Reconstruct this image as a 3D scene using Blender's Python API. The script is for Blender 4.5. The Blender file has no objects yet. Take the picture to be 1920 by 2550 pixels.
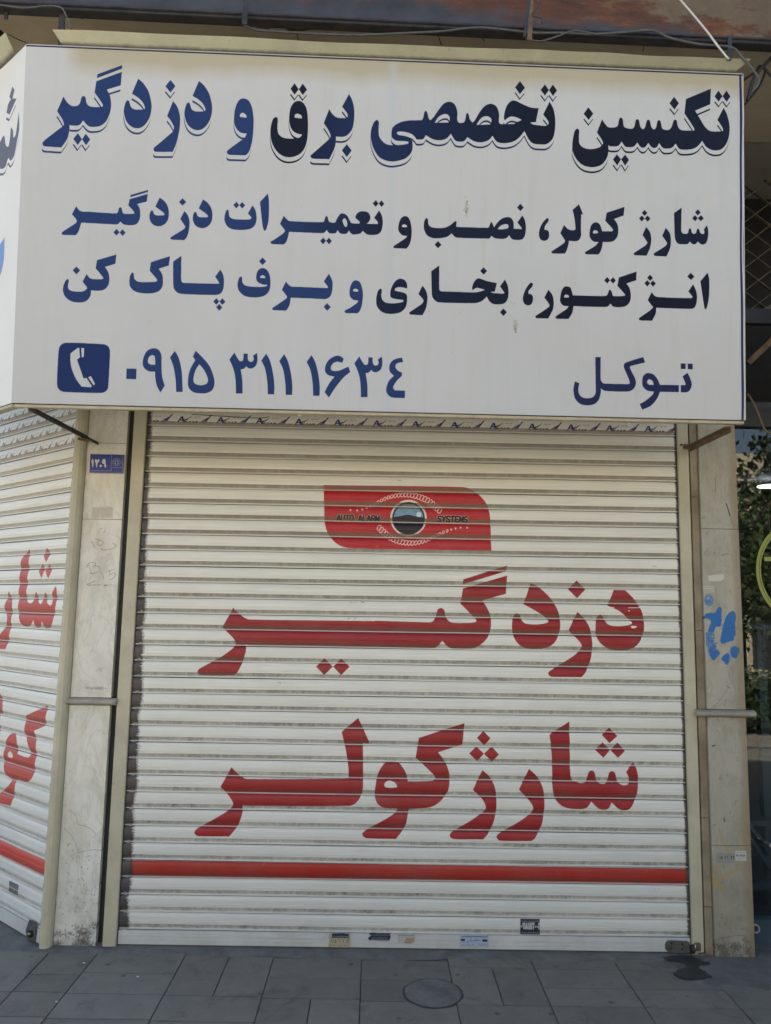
import bpy, bmesh, math, random
import numpy as np
from mathutils import Vector, Matrix
random.seed(7); rng = np.random.default_rng(11)
scn = bpy.context.scene
COL = scn.collection
R = math.radians

# ------------------------------------------------------------------ camera
CX, CY, CZ = -0.1671, -3.8006, 1.5794
YAW, PITCH, ROLL, F = 0.01001, 0.12468, 0.018544, 1912.54      # focal length in photo pixels (photo 1920 x 2550)
_f = np.array([math.sin(YAW) * math.cos(PITCH), math.cos(YAW) * math.cos(PITCH), math.sin(PITCH)])
_r = np.array([math.cos(YAW), -math.sin(YAW), 0.0])
_u = np.cross(_r, _f)
CR = math.cos(ROLL) * _r + math.sin(ROLL) * _u
CU = -math.sin(ROLL) * _r + math.cos(ROLL) * _u
CF = _f
CAM = np.array([CX, CY, CZ])
cd = bpy.data.cameras.new('camera'); cam = bpy.data.objects.new('camera', cd); COL.objects.link(cam)
cam.matrix_world = Matrix(((CR[0], CU[0], -CF[0], CX), (CR[1], CU[1], -CF[1], CY), (CR[2], CU[2], -CF[2], CZ), (0, 0, 0, 1)))
cd.sensor_fit = 'VERTICAL'; cd.sensor_height = 24.0; cd.lens = F / 2550 * 24.0
cd.clip_start = 0.05; cd.clip_end = 500
scn.camera = cam

# ------------------------------------------------------------------ sky, sun, exposure
SUN_EL, SUN_AZ = 52, 12            # the sun stands behind the building, a little to the right
w = bpy.data.worlds.new('World'); scn.world = w; w.use_nodes = True
nt = w.node_tree; nt.nodes.clear()
sky = nt.nodes.new('ShaderNodeTexSky'); sky.sky_type = 'NISHITA'; sky.sun_disc = False
sky.sun_elevation = R(SUN_EL); sky.sun_rotation = R(SUN_AZ)
sky.air_density = 1.0; sky.dust_density = 4.0; sky.ozone_density = 1.0
bg = nt.nodes.new('ShaderNodeBackground'); bg.inputs[1].default_value = 0.14
wo = nt.nodes.new('ShaderNodeOutputWorld')
tn = nt.nodes.new('ShaderNodeMix'); tn.data_type = 'RGBA'; tn.blend_type = 'MULTIPLY'; tn.inputs[0].default_value = 1; tn.inputs[7].default_value = (1.0, 1.0, .97, 1)   # dusty air
nt.links.new(sky.outputs[0], tn.inputs[6]); nt.links.new(tn.outputs[2], bg.inputs[0]); nt.links.new(bg.outputs[0], wo.inputs[0])
sd = bpy.data.lights.new('sun', 'SUN'); sd.energy = 4.8; sd.angle = R(0.53); sd.color = (1.0, 0.93, 0.82)
sun = bpy.data.objects.new('sun', sd); COL.objects.link(sun)
_sd = Vector((math.sin(R(SUN_AZ)) * math.cos(R(SUN_EL)), math.cos(R(SUN_AZ)) * math.cos(R(SUN_EL)), math.sin(R(SUN_EL))))
sun.rotation_euler = _sd.to_track_quat('Z', 'Y').to_euler()
scn.view_settings.view_transform = 'Standard'; scn.view_settings.look = 'None'
scn.view_settings.gamma = 1.0; scn.view_settings.use_curve_mapping = False
scn.view_settings.exposure = 1.52

# ------------------------------------------------------------------ unprojection: photo pixel -> point on a real plane
def ray(px, py):
    px = np.asarray(px, float)[..., None]; py = np.asarray(py, float)[..., None]
    return CF + CR * (px - 960) / F - CU * (py - 1275) / F
def hit(px, py, P0, n):
    d = ray(px, py); P0 = np.asarray(P0, float); n = np.asarray(n, float)
    t = ((P0 - CAM) @ n) / (d @ n)
    return CAM + d * t[..., None]
def at(px, py, Y):
    return Vector(hit(px, py, (0, Y, 0), (0, 1, 0)))
def gnd(px, py, z=0.0):
    return Vector(hit(px, py, (0, 0, z), (0, 0, 1)))

# ------------------------------------------------------------------ helpers for objects
def tag(o, label=None, cat=None, group=None, kind=None):
    if label: o['label'] = label
    if cat: o['category'] = cat
    if group: o['group'] = group
    if kind: o['kind'] = kind
    return o
def link(o, parent=None):
    COL.objects.link(o)
    if parent is not None: o.parent = parent
    return o
def empty(name, loc, label, cat, group=None):
    o = bpy.data.objects.new(name, None); o.location = loc; o.empty_display_size = 0.1
    COL.objects.link(o); return tag(o, label, cat, group)
def mesh_obj(name, verts, faces, mat, parent=None, smooth=False, uvs=None, uv2=None):
    me = bpy.data.meshes.new(name); me.from_pydata([tuple(v) for v in verts], [], faces)
    if uvs is not None:
        l = me.uv_layers.new(name='UVMap')
        for lp in me.loops: l.data[lp.index].uv = uvs[lp.vertex_index]
    if uv2 is not None:
        l = me.uv_layers.new(name='local')
        for lp in me.loops: l.data[lp.index].uv = uv2[lp.vertex_index]
    if mat: me.materials.append(mat)
    if smooth: me.polygons.foreach_set('use_smooth', [True] * len(me.polygons))
    me.update()
    o = bpy.data.objects.new(name, me); link(o)
    if parent is not None:
        o.parent = parent; o.matrix_parent_inverse = Matrix.Translation(parent.location).inverted() if parent.type == 'EMPTY' else parent.matrix_parent_inverse.copy() if False else Matrix.Identity(4)
        if parent.type == 'EMPTY': o.matrix_parent_inverse = Matrix.Translation(parent.location).inverted()
    return o
class MB:
    def __init__(s): s.v = []; s.f = []
    def quad(s, a, b, c, d):
        i = len(s.v); s.v += [Vector(a), Vector(b), Vector(c), Vector(d)]; s.f.append((i, i + 1, i + 2, i + 3)); return s
    def box(s, x0, x1, y0, y1, z0, z1):
        return s.obox((x0, y0, z0), (x1 - x0, 0, 0), (0, y1 - y0, 0), (0, 0, z1 - z0))
    def obox(s, o, a, b, c):
        o, a, b, c = Vector(o), Vector(a), Vector(b), Vector(c); i = len(s.v)
        s.v += [o, o + a, o + a + b, o + b, o + c, o + a + c, o + a + b + c, o + b + c]
        s.f += [(i, i + 3, i + 2, i + 1), (i + 4, i + 5, i + 6, i + 7), (i, i + 1, i + 5, i + 4), (i + 1, i + 2, i + 6, i + 5), (i + 2, i + 3, i + 7, i + 6), (i + 3, i, i + 4, i + 7)]
        return s
    def bar(s, p, q, wd, th, up=(0, 0, 1)):
        p, q = Vector(p), Vector(q); d = (q - p).normalized(); a = d.cross(Vector(up))
        if a.length < 1e-4: a = d.cross(Vector((0, 1, 0)))
        a.normalize(); b = a.cross(d)
        return s.obox(p - a * wd / 2 - b * th / 2, q - p, a * wd, b * th)
    def tube(s, pts, r, n=8, cap=True):
        pts = [Vector(p) for p in pts]; m = len(pts); i0 = len(s.v)
        ref = None
        for k, p in enumerate(pts):
            d = (pts[min(k + 1, m - 1)] - pts[max(k - 1, 0)]).normalized()
            if ref is None: ref = d.cross(Vector((0.13, 0.9, 0.31))).normalized()
            a = (ref - d * ref.dot(d)).normalized(); ref = a; b = d.cross(a)
            rr = r[k] if isinstance(r, (list, tuple)) else r
            for j in range(n):
                t = 2 * math.pi * j / n; s.v.append(p + (a * math.cos(t) + b * math.sin(t)) * rr)
        for k in range(m - 1):
            for j in range(n):
                A = i0 + k * n + j; B = i0 + k * n + (j + 1) % n
                s.f.append((A, B, B + n, A + n))
        if cap:
            s.f.append(tuple(i0 + j for j in reversed(range(n)))); s.f.append(tuple(i0 + (m - 1) * n + j for j in range(n)))
        return s
    def prism(s, poly, off):
        """closed outline (list of 3D points) with thickness vector off"""
        n = len(poly); i = len(s.v); off = Vector(off)
        s.v += [Vector(p) for p in poly] + [Vector(p) + off for p in poly]
        s.f.append(tuple(range(i, i + n))); s.f.append(tuple(range(i + 2 * n - 1, i + n - 1, -1)))
        for j in range(n):
            k = (j + 1) % n; s.f.append((i + j, i + n + j, i + n + k, i + k))
        return s
    def build(s, name, mat, parent=None, smooth=False, bevel=0):
        o = mesh_obj(name, s.v, s.f, mat, parent, smooth)
        bm = bmesh.new(); bm.from_mesh(o.data); bmesh.ops.recalc_face_normals(bm, faces=bm.faces)
        if bevel: bmesh.ops.bevel(bm, geom=list(bm.edges), offset=bevel, segments=2, affect='EDGES', clamp_overlap=True)
        bm.to_mesh(o.data); bm.free()
        return o
def spline(pts, n=6):
    P = [Vector(p) for p in pts]; out = []
    for i in range(len(P) - 1):
        a = P[max(i - 1, 0)]; b = P[i]; c = P[i + 1]; d = P[min(i + 2, len(P) - 1)]
        for k in range(n):
            t = k / n
            out.append(0.5 * ((2 * b) + (c - a) * t + (2 * a - 5 * b + 4 * c - d) * t * t + (3 * b - a - 3 * c + d) * t ** 3))
    out.append(P[-1]); return out

# ------------------------------------------------------------------ material helpers
class NT:
    def __init__(s, name):
        s.m = bpy.data.materials.new(name); s.m.use_nodes = True; s.t = s.m.node_tree
        s.b = s.t.nodes['Principled BSDF']
        s.tc = s.n('ShaderNodeTexCoord')
    def n(s, ty, **kw):
        x = s.t.nodes.new(ty)
        for k, v in kw.items(): setattr(x, k, v)
        return x
    def l(s, a, b): s.t.links.new(a, b)
    def noise(s, scale, detail=4, rough=.6, vec=None, stretch=None, dist=0):
        x = s.n('ShaderNodeTexNoise'); x.inputs['Scale'].default_value = scale; x.inputs['Detail'].default_value = detail
        x.inputs['Roughness'].default_value = rough; x.inputs['Distortion'].default_value = dist
        v = vec or s.tc.outputs['Object']
        if stretch:
            mp = s.n('ShaderNodeMapping'); mp.inputs['Scale'].default_value = stretch; s.l(v, mp.inputs[0]); v = mp.outputs[0]
        s.l(v, x.inputs['Vector']); return x.outputs['Fac']
    def ramp(s, fac, stops, interp='LINEAR'):
        x = s.n('ShaderNodeValToRGB'); e = x.color_ramp.elements; x.color_ramp.interpolation = interp
        while len(e) < len(stops): e.new(0.5)
        for q, (p, c) in zip(e, stops):
            q.position = p; q.color = (c, c, c, 1) if isinstance(c, (int, float)) else (*c[:3], 1)
        s.l(fac, x.inputs[0]); return x.outputs['Color']
    def mix(s, fac, a, b, mode='MIX'):
        x = s.n('ShaderNodeMix'); x.data_type = 'RGBA'; x.blend_type = mode
        for sock, v in ((x.inputs[0], fac), (x.inputs[6], a), (x.inputs[7], b)):
            if isinstance(v, (int, float)): sock.default_value = v
            elif isinstance(v, tuple): sock.default_value = (*v[:3], 1)
            else: s.l(v, sock)
        return x.outputs[2]
    def math(s, op, a, b=0.0, clamp=False):
        x = s.n('ShaderNodeMath', operation=op); x.use_clamp = clamp
        for sock, v in ((x.inputs[0], a), (x.inputs[1], b)):
            if isinstance(v, (int, float)): sock.default_value = v
            else: s.l(v, sock)
        return x.outputs[0]
    def bump(s, h, strength=.3, dist=.01):
        x = s.n('ShaderNodeBump'); x.inputs['Strength'].default_value = strength; x.inputs['Distance'].default_value = dist
        s.l(h, x.inputs['Height']); s.l(x.outputs[0], s.b.inputs['Normal'])
    def done(s, col=None, rough=None, metal=None):
        if col is not None:
            if isinstance(col, tuple): s.b.inputs['Base Color'].default_value = (*col[:3], 1)
            else: s.l(col, s.b.inputs['Base Color'])
        if rough is not None:
            if isinstance(rough, (int, float)): s.b.inputs['Roughness'].default_value = rough
            else: s.l(rough, s.b.inputs['Roughness'])
        if metal is not None: s.b.inputs['Metallic'].default_value = metal
        return s.m
def simple(name, rgb, rough=.6, metal=0, var=.15, scale=6, bump=.15, bscale=60, bdist=.003, dirt=None, dscale=3, damt=.5, rand=0):
    t = NT(name)
    lo = tuple(c * (1 - var) for c in rgb); hi = tuple(min(1, c * (1 + var)) for c in rgb)
    vec = None
    if rand:
        oi = t.n('ShaderNodeObjectInfo'); ad = t.n('ShaderNodeVectorMath', operation='MULTIPLY_ADD')
        t.l(oi.outputs['Random'], ad.inputs[0]); ad.inputs[1].default_value = (37, 53, 11); t.l(t.tc.outputs['Object'], ad.inputs[2]); vec = ad.outputs[0]
    c = t.ramp(t.noise(scale, 6, .65, vec), [(.3, lo), (.7, hi)])
    if dirt:
        c = t.mix(t.ramp(t.noise(dscale, 8, .7, vec), [(.45, 0), (.75, damt)]), c, dirt)
    if rand:
        v = t.math('MULTIPLY_ADD', oi.outputs['Random'], rand); v.node.inputs[2].default_value = 1 - rand / 2
        cc = t.n('ShaderNodeCombineColor'); [t.l(v, cc.inputs[i]) for i in range(3)]
        c = t.mix(1.0, c, cc.outputs[0], 'MULTIPLY')
    t.bump(t.noise(bscale, 5, .6, vec), bump, bdist)
    return t.done(c, rough, metal)

# ------------------------------------------------------------------ printed artwork: outlines rasterised into generated images
def parse(s):
    pts, cor = [], []
    for tok in s.split():
        c = tok.endswith('*'); x, y = tok.rstrip('*').split(',')
        pts.append((float(x), float(y))); cor.append(c)
    return np.array(pts), cor
def smooth_outline(s, n=6):
    P, cor = parse(s); N = len(P); out = []
    for i in range(N):
        j = (i + 1) % N
        b, c = P[i], P[j]
        a = b if cor[i] else P[i - 1]; d = c if cor[j] else P[(j + 1) % N]
        # limit overshoot of long neighbours
        m1 = (c - a) * .5; m2 = (d - b) * .5; L = np.hypot(*(c - b)) + 1e-6
        if cor[i]: m1 = (c - b) * .6
        if cor[j]: m2 = (c - b) * .6
        for m in (m1, m2):
            l = np.hypot(*m)
            if l > L * 1.1: m *= L * 1.1 / l
        if cor[i] and cor[j]: out.append(b); continue
        for k in range(n):
            t = k / n
            out.append((2 * t ** 3 - 3 * t * t + 1) * b + (t ** 3 - 2 * t * t + t) * m1 + (3 * t * t - 2 * t ** 3) * c + (t ** 3 - t * t) * m2)
    return np.array(out)
class Canvas:
    """An RGBA picture laid on a plane: P0 is its lower left corner, ex/ez unit vectors, w/h metres, res px per metre."""
    def __init__(s, name, P0, ex, ez, w, h, res, ss=2):
        s.name = name; s.P0 = np.array(P0, float); s.ex = np.array(ex, float); s.ez = np.array(ez, float); s.w = w; s.h = h
        s.W = int(w * res); s.H = int(h * res); s.res = res; s.n = np.cross(s.ex, s.ez)
        s.rgb = np.zeros((s.H, s.W, 3), np.float32); s.a = np.zeros((s.H, s.W), np.float32); s.ss = ss
    def px(s, pts):           # photo pixels -> canvas metres
        pts = np.asarray(pts, float); q = hit(pts[:, 0], pts[:, 1], s.P0, s.n) - s.P0
        return np.stack([q @ s.ex, q @ s.ez], 1)
    def cover(s, polys):       # polys in canvas metres; union coverage
        S = s.ss * s.res; allp = np.concatenate(polys) * S
        x0, y0 = np.floor(allp.min(0) / s.ss).astype(int) - 1; x1, y1 = np.ceil(allp.max(0) / s.ss).astype(int) + 2
        x0, y0 = max(x0, 0), max(y0, 0); x1, y1 = min(x1, s.W), min(y1, s.H)
        if x1 <= x0 or y1 <= y0: return None
        w_, h_ = (x1 - x0) * s.ss, (y1 - y0) * s.ss
        tot = np.zeros((h_, w_), bool)
        for p in polys:
            p = p * S - np.array([x0, y0]) * s.ss
            arr = np.zeros((h_, w_ + 1), np.int32)
            q = np.roll(p, -1, 0)
            for (ax, ay), (bx, by) in zip(p, q):
                if ay == by: continue
                if ay > by: ax, ay, bx, by = bx, by, ax, ay
                r0 = max(int(math.ceil(ay - .5)), 0); r1 = min(int(math.ceil(by - .5)), h_)
                if r1 <= r0: continue
                rows = np.arange(r0, r1); xs = ax + (rows + .5 - ay) * (bx - ax) / (by - ay)
                xi = np.clip(np.ceil(xs - .5), 0, w_).astype(int); np.add.at(arr, (rows, xi), 1)
            tot |= (np.cumsum(arr[:, :w_], 1) & 1).astype(bool)
        cov = tot.reshape(y1 - y0, s.ss, x1 - x0, s.ss).mean((1, 3)).astype(np.float32)
        return (x0, y0, x1, y1, cov)
    def paint(s, cv, color, alpha=1.0):
        if cv is None: return
        x0, y0, x1, y1, c = cv; c = np.clip(c, 0, 1) * alpha
        col = np.array(color, np.float32)
        A = s.a[y0:y1, x0:x1]; RGB = s.rgb[y0:y1, x0:x1]
        na = c + A * (1 - c); m = na > 1e-4
        wn = np.where(m, c / np.maximum(na, 1e-4), 0)[..., None]
        colr = col if col.ndim > 1 else col[None, None]
        s.rgb[y0:y1, x0:x1] = colr * wn + RGB * (1 - wn); s.a[y0:y1, x0:x1] = na
    def erase(s, cv, amt=1.0):
        if cv is None: return
        x0, y0, x1, y1, c = cv; s.a[y0:y1, x0:x1] *= (1 - c * amt)
    def word(s, fr, polys, color, holes=(), dots=(), alpha=1.0, shadow=None, gradient=None):
        ox, oy, sc = fr
        def tr(t): q = smooth_outline(t) / sc + [ox, oy]; return s.px(q)
        P = [tr(t) for t in list(polys) + list(dots)]; H = [tr(t) for t in holes]
        cv = s.cover(P)
        if cv is None: return
        x0, y0, x1, y1, c = cv
        full = np.zeros((s.H, s.W), np.float32) if shadow else None
        if H:
            h = s.cover(H)
            if h: hx0, hy0, hx1, hy1, hc = h; X0, Y0 = max(x0, hx0), max(y0, hy0); X1, Y1 = min(x1, hx1), min(y1, hy1)
            if h: c[Y0 - y0:Y1 - y0, X0 - x0:X1 - x0] *= 1 - hc[Y0 - hy0:Y1 - hy0, X0 - hx0:X1 - hx0]
        col = np.array(color, np.float32)
        if gradient is not None:
            t = np.linspace(0, 1, x1 - x0)[None, :, None]; col = col[None, None] * (1 - t) + np.array(gradient, np.float32)[None, None] * t
            col = np.broadcast_to(col, (y1 - y0, x1 - x0, 3))
        if shadow:
            d1, d2, dx = [int(round(v * s.res)) for v in shadow]
            pad = d2 + 4; big = np.zeros((y1 - y0 + pad, x1 - x0 + 8), np.float32); bw = np.zeros_like(big)
            big[pad - d2:pad - d2 + c.shape[0], 4 + dx:4 + dx + c.shape[1]] = c
            bw[pad - d1:pad - d1 + c.shape[0], 4:4 + c.shape[1]] = c
            sh = np.clip(big - bw, 0, 1)
            yy0, xx0 = y0 - pad, x0 - 4
            cs = np.array(color, np.float32)
            s.paint((xx0, yy0, xx0 + sh.shape[1], yy0 + sh.shape[0], sh), cs, alpha)
        s.paint((x0, y0, x1, y1, c), col, alpha)
    def stroke(s, pts, width, color, alpha=1.0, photo=True, closed=False):
        q = s.px(pts) if photo else np.asarray(pts, float)
        s.paint(s.cover(s.stroke_polys(q, width, closed)), color, alpha)
    def stroke_polys(s, q, width, closed=False):
        polys = []; r = width / 2; th = np.linspace(0, 2 * np.pi, 13)[:-1]; circ = np.stack([np.cos(th), np.sin(th)], 1) * r
        n = len(q)
        for i in range(n): polys.append(circ + q[i])
        for i in range(n if closed else n - 1):
            a, b = q[i], q[(i + 1) % n]; d = b - a; L = np.hypot(*d)
            if L < 1e-9: continue
            nn = np.array([-d[1], d[0]]) / L * r; polys.append(np.array([a + nn, b + nn, b - nn, a - nn]))
        return polys
    def image(s):
        im = bpy.data.images.new(s.name, s.W, s.H, alpha=True)
        buf = np.concatenate([s.rgb, s.a[..., None]], 2).astype(np.float32)
        im.alpha_mode = 'CHANNEL_PACKED'
        im.pixels.foreach_set(buf.ravel()); im.update(); im.pack(); return im
def rgb8(r, g, b): return (r / 255, g / 255, b / 255)
def mulsm(pts, k=5):        # smooth an open polyline
    return np.array([list(v)[:2] for v in spline([(x, y, 0) for x, y in pts], k)])
STROKES = {  # simple condensed capitals and Persian digits in a 1 x 1 box
 'A': [[(0, 0), (.4, 1), (.6, 1), (1, 0)], [(.2, .35), (.8, .35)]], 'U': [[(0, 1), (0, .15), (.2, 0), (.8, 0), (1, .15), (1, 1)]],
 'T': [[(0, 1), (1, 1)], [(.5, 1), (.5, 0)]], 'O': [[(.2, 0), (0, .2), (0, .8), (.2, 1), (.8, 1), (1, .8), (1, .2), (.8, 0), (.2, 0)]],
 'L': [[(0, 1), (0, 0), (1, 0)]], 'R': [[(0, 0), (0, 1), (.8, 1), (1, .85), (1, .6), (.8, .48), (0, .48)], [(.6, .48), (1, 0)]],
 'M': [[(0, 0), (0, 1), (.5, .3), (1, 1), (1, 0)]], 'S': [[(1, .85), (.8, 1), (.2, 1), (0, .85), (0, .62), (1, .38), (1, .15), (.8, 0), (.2, 0), (0, .15)]],
 'Y': [[(0, 1), (.5, .5), (1, 1)], [(.5, .5), (.5, 0)]], 'E': [[(1, 1), (0, 1), (0, 0), (1, 0)], [(0, .5), (.8, .5)]],
 'K': [[(0, 1), (0, 0)], [(1, 1), (.1, .45), (1, 0)]], 'Z': [[(0, 1), (1, 1), (0, 0), (1, 0)]], '-': [[(.1, .4), (.9, .4)]], ' ': [],
 '0': [[(.4, .5), (.6, .35)]], '1': [[(.4, 1), (.6, 0)]], '2': [[(.3, 1), (.45, 0)], [(.32, .8), (.6, .72), (.9, 1)]],
 '3': [[(.2, 1), (.4, 0)], [(.25, .8), (.5, .75), (.55, 1)], [(.55, .8), (.8, .75), (.95, 1)]], '4': [[(.9, 1), (.4, .8), (.9, .55), (.2, .1), (.2, 0), (1, 0)]],
 '5': [[(.5, 1), (.9, .4), (.8, .05), (.5, .2), (.2, .05), (.1, .35), (.5, 1)]], '6': [[(.9, .9), (.3, .9), (.3, .6), (.9, .6), (.3, 0)]],
 '7': [[(.1, 1), (.5, 0), (.9, 1)]], '8': [[(.1, 0), (.5, 1), (.9, 0)]], '9': [[(.8, .6), (.3, .55), (.25, .9), (.6, 1), (.75, .8), (.85, 0)]]}
def text(cv, s, x, y, cw, ch, gap, width, color, slant=0, alpha=1.0):
    polys = []
    for ch_ in s:
        for st in STROKES[ch_]:
            q = np.array([(x + (px_ + slant * py_) * cw, y + py_ * ch) for px_, py_ in st]); polys += cv.stroke_polys(q, width)
        x += cw + gap
    if polys: cv.paint(cv.cover(polys), color, alpha)

PITCH_Z = 0.077
W2 = 1.3278                       # half width of the main shutter
# ================================================================== ARTWORK
BLUE = rgb8(40, 61, 106); NAVY = rgb8(27, 33, 54); MIDB = rgb8(33, 48, 86); PURP = rgb8(38, 44, 82)
SG0 = np.array([-1.704, -0.660, 2.401]); _a, _b, _g = 0.0286, 0.0748, 0.0048
_ex = np.array([math.cos(_a), math.sin(_a), 0]); _n0 = np.array([math.sin(_a), -math.cos(_a), 0]); _ez = math.cos(_b) * np.array([0, 0, 1.]) + math.sin(_b) * _n0
SX = math.cos(_g) * _ex + math.sin(_g) * _ez; SZ = -math.sin(_g) * _ex + math.cos(_g) * _ez
SW, SH = 3.1194, 1.5421
SN = np.cross(SX, SZ)                                             # points out to the street
sign = Canvas('sign_print', SG0, SX, SZ, SW, SH, 820)
SHAD = (0.0185, 0.0268, -0.0015)
A_ = (80, 140, 3.4708); B_ = (540, 180, 4.165); C_ = (900, 180, 3.2038); D_ = (1400, 200, 3.6217)
sign.word(A_, ["270,348* 300,395 340,427 385,427 410,405 425,355 443,342 460,355 468,400 495,430 540,437 590,437 608,433 608,415 575,365 538,313* 553,215* 776,138* 768,255* 645,290* 672,340 683,420 672,490 640,560 600,595 560,607 500,607 470,590 438,552* 415,585 385,598 330,596 322,590* 318,650 300,715 252,787* 110,780 92,768 92,745 125,712 262,605* 272,590 262,550 215,475*",
   "563,155* 780,78* 778,110* 558,190*"], BLUE, dots=["353,712* 393,662* 428,715* 392,766*", "428,715* 462,666* 500,718* 463,768*"], shadow=SHAD)
_dal = "918,198* 960,235 1005,305 1030,400 1030,470 1010,540 965,600 915,622 860,610 815,565 793,495 797,440 812,395 828,383 840,395 855,440 885,460 940,462 968,458 973,440 955,400 915,360 863,328*"
sign.word(A_, [_dal], BLUE, shadow=SHAD)
sign.word((80 + 525 / 3.4708, 140 + 22 / 3.4708, 3.4708), [_dal], BLUE, shadow=SHAD)
sign.word(A_, ["1218,392* 1250,430 1275,500 1280,570 1270,660 1245,760 1215,828* 1065,824 1050,812 1050,790 1080,765 1215,655* 1225,625 1220,600 1195,555 1166,518*"], BLUE, dots=["1152,262* 1196,207* 1240,262* 1196,318*"], shadow=SHAD)
sign.word(B_, ["280,272 330,295 365,370 380,480 378,600 365,720 335,820 300,862* 125,855 105,838 108,812 255,702* 285,682 308,635* 250,628 205,590 180,530 180,440 195,360 230,290"], BLUE, holes=["272,422 302,445 308,470* 275,469 240,462 245,432"], shadow=SHAD)
sign.word(B_, ["850,298 895,318 930,380 943,480 943,600 935,700 905,790 850,850 770,878 690,870 620,820 570,730 555,640 560,560 580,490 605,468 628,475 632,510 628,580 640,640 680,675 740,687 800,685 860,672 883,645* 825,632 780,600 752,530 750,450 765,370 800,315"], rgb8(24, 29, 46),
   holes=["840,432 875,450 880,478* 840,475 808,468 812,440"], dots=["762,175* 805,115* 848,178* 806,235*", "848,178* 890,118* 935,180* 890,238*"], shadow=SHAD)
sign.word(B_, ["1370,228* 1405,300 1425,400 1422,500 1405,590 1360,650 1310,672 1235,668* 1232,735 1215,800 1165,900* 1000,892 975,880 970,860 985,845 1165,690 1178,665 1170,630 1140,575 1107,527* 1165,380* 1195,430 1235,465 1280,477 1340,477 1355,465 1350,430 1325,395 1298,360*"], rgb8(26, 35, 64), gradient=MIDB, dots=["1295,812* 1347,748* 1398,815* 1347,882*"], shadow=SHAD)
sign.word(C_, ["120,385 138,402 137,450 140,510 165,550 200,575 245,582 330,580 372,572* 374,558* 340,552 280,548 245,525 238,490 250,440 300,405 370,388 450,386 485,380 500,325 512,310 524,325 535,370 548,388* 575,360 620,295 660,250 705,237 745,260 765,320 763,375 775,402 810,402 825,385 835,335 845,323 855,335 865,375 885,400* 905,380 940,320 985,265 1035,248 1078,272 1098,330 1096,395 1110,412 1215,414* 1245,396 1278,382* 1230,360 1190,355 1160,370 1145,385* 1136,370 1140,325 1160,265 1195,228 1230,228 1290,258 1350,282 1413,288* 1390,400* 1345,403* 1370,418 1420,425 1475,427 1492,410 1485,385 1448,338* 1500,235* 1530,290 1545,370 1543,460 1525,530 1480,572 1430,577 1370,570 1335,540 1298,472* 1260,520 1210,555 1140,568 1080,555 1045,507* 1015,540 960,558 900,550 845,517* 820,548 790,555 750,548 728,520 712,493* 680,530 630,547 570,540 512,507* 490,538 440,540 425,520 395,495 340,478 290,477 282,490 300,503 350,512 385,530 407,560* 405,620 385,660 340,695 240,712 150,685 100,620 75,540 75,470 95,410"],
   MIDB, gradient=rgb8(21, 25, 38), holes=["583,407* 610,365 645,342 680,338 700,358 702,385 692,404*", "918,418* 945,375 975,352 1010,350 1035,370 1035,395 1025,415*"],
   dots=["1225,120* 1264,70* 1304,125* 1263,175*", "1428,142* 1463,97* 1495,143* 1463,188*", "1495,143* 1526,98* 1560,145* 1527,190*"], shadow=SHAD)
sign.word(D_, ["130,440 150,455 147,510 150,570 175,605 225,625 275,625 330,610 358,585 362,565 345,530 308,477* 355,357* 385,400 415,427 470,427 498,410 512,350 528,337 545,352 555,415 585,432 630,435 650,415 662,360 678,348 693,360 705,415 725,438 745,425 762,365 778,352 792,365 805,420 828,442 845,425 858,370 873,357 888,370 900,430 925,446 960,446 985,420 1003,365 1018,353 1033,365 1045,420 1075,448 1130,452 1185,452 1192,440 1170,400 1102,298* 1115,168* 1340,75* 1335,215* 1200,272* 1240,340 1290,420 1340,457 1430,460 1447,455 1447,435 1425,395 1398,358* 1455,247* 1485,310 1507,400 1505,490 1485,560 1450,610 1410,630 1355,630 1300,600 1262,545* 1220,595 1160,622 1060,622 1022,572* 990,608 950,618 905,612 872,568* 850,605 820,612 795,595 775,565* 750,600 725,610 700,597 677,562* 645,598 600,605 565,598 533,555* 500,595 430,600 412,590* 412,660 390,720 345,770 270,790 190,775 130,725 92,650 87,590 95,520 110,460"],
   rgb8(23, 27, 40), gradient=NAVY, dots=["190,305* 233,247* 277,305* 235,363*", "967,205* 1008,148* 1053,205* 1012,263*", "1373,145* 1408,92* 1444,143* 1410,193*", "1444,143* 1480,93* 1516,147* 1481,195*", "453,718* 490,670* 528,715* 493,772*", "528,715* 565,672* 600,720* 565,773*"], shadow=SHAD)
# second line
E_ = (140, 450, 3.9667); F_ = (540, 460, 3.6217); G_ = (960, 480, 4.165); H_ = (1320, 490, 3.4708)
sign.word(E_, ["198,253* 225,290 255,306 320,309 590,322 608,305 618,268 632,260 643,268 655,310 672,325 768,324* 768,312 750,285 710,243* 722,180* 903,127* 893,205* 798,228* 822,270 828,320 825,370 800,420 755,438 690,436 655,425 632,402* 612,425 585,432 250,418* 240,450 222,505 195,542* 75,538 56,530 56,515 80,495 190,425 204,405 200,390 180,360 155,335*", "732,137* 908,87* 903,110* 726,160*"], BLUE, dots=["563,508* 594,475* 624,508* 592,542*", "624,510* 653,478* 684,512* 652,545*"])
_dal = "1021,168* 1060,195 1095,240 1113,300 1110,370 1085,420 1040,449 990,450 945,425 921,375 922,330 935,298 945,292 955,298 968,330 990,343 1045,345 1065,342 1068,330 1050,310 978,257*"
sign.word(E_, [_dal], BLUE); sign.word((140 + 429 / 3.9667, 450 + 18 / 3.9667, 3.9667), [_dal], BLUE)
sign.word(E_, ["1267,302* 1295,335 1315,385 1318,440 1308,510 1290,560 1265,590* 1145,585 1130,578 1130,565 1150,550 1255,485 1274,462 1265,440 1226,382*"], BLUE, dots=["1213,213* 1248,176* 1285,213* 1248,250*"])
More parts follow.
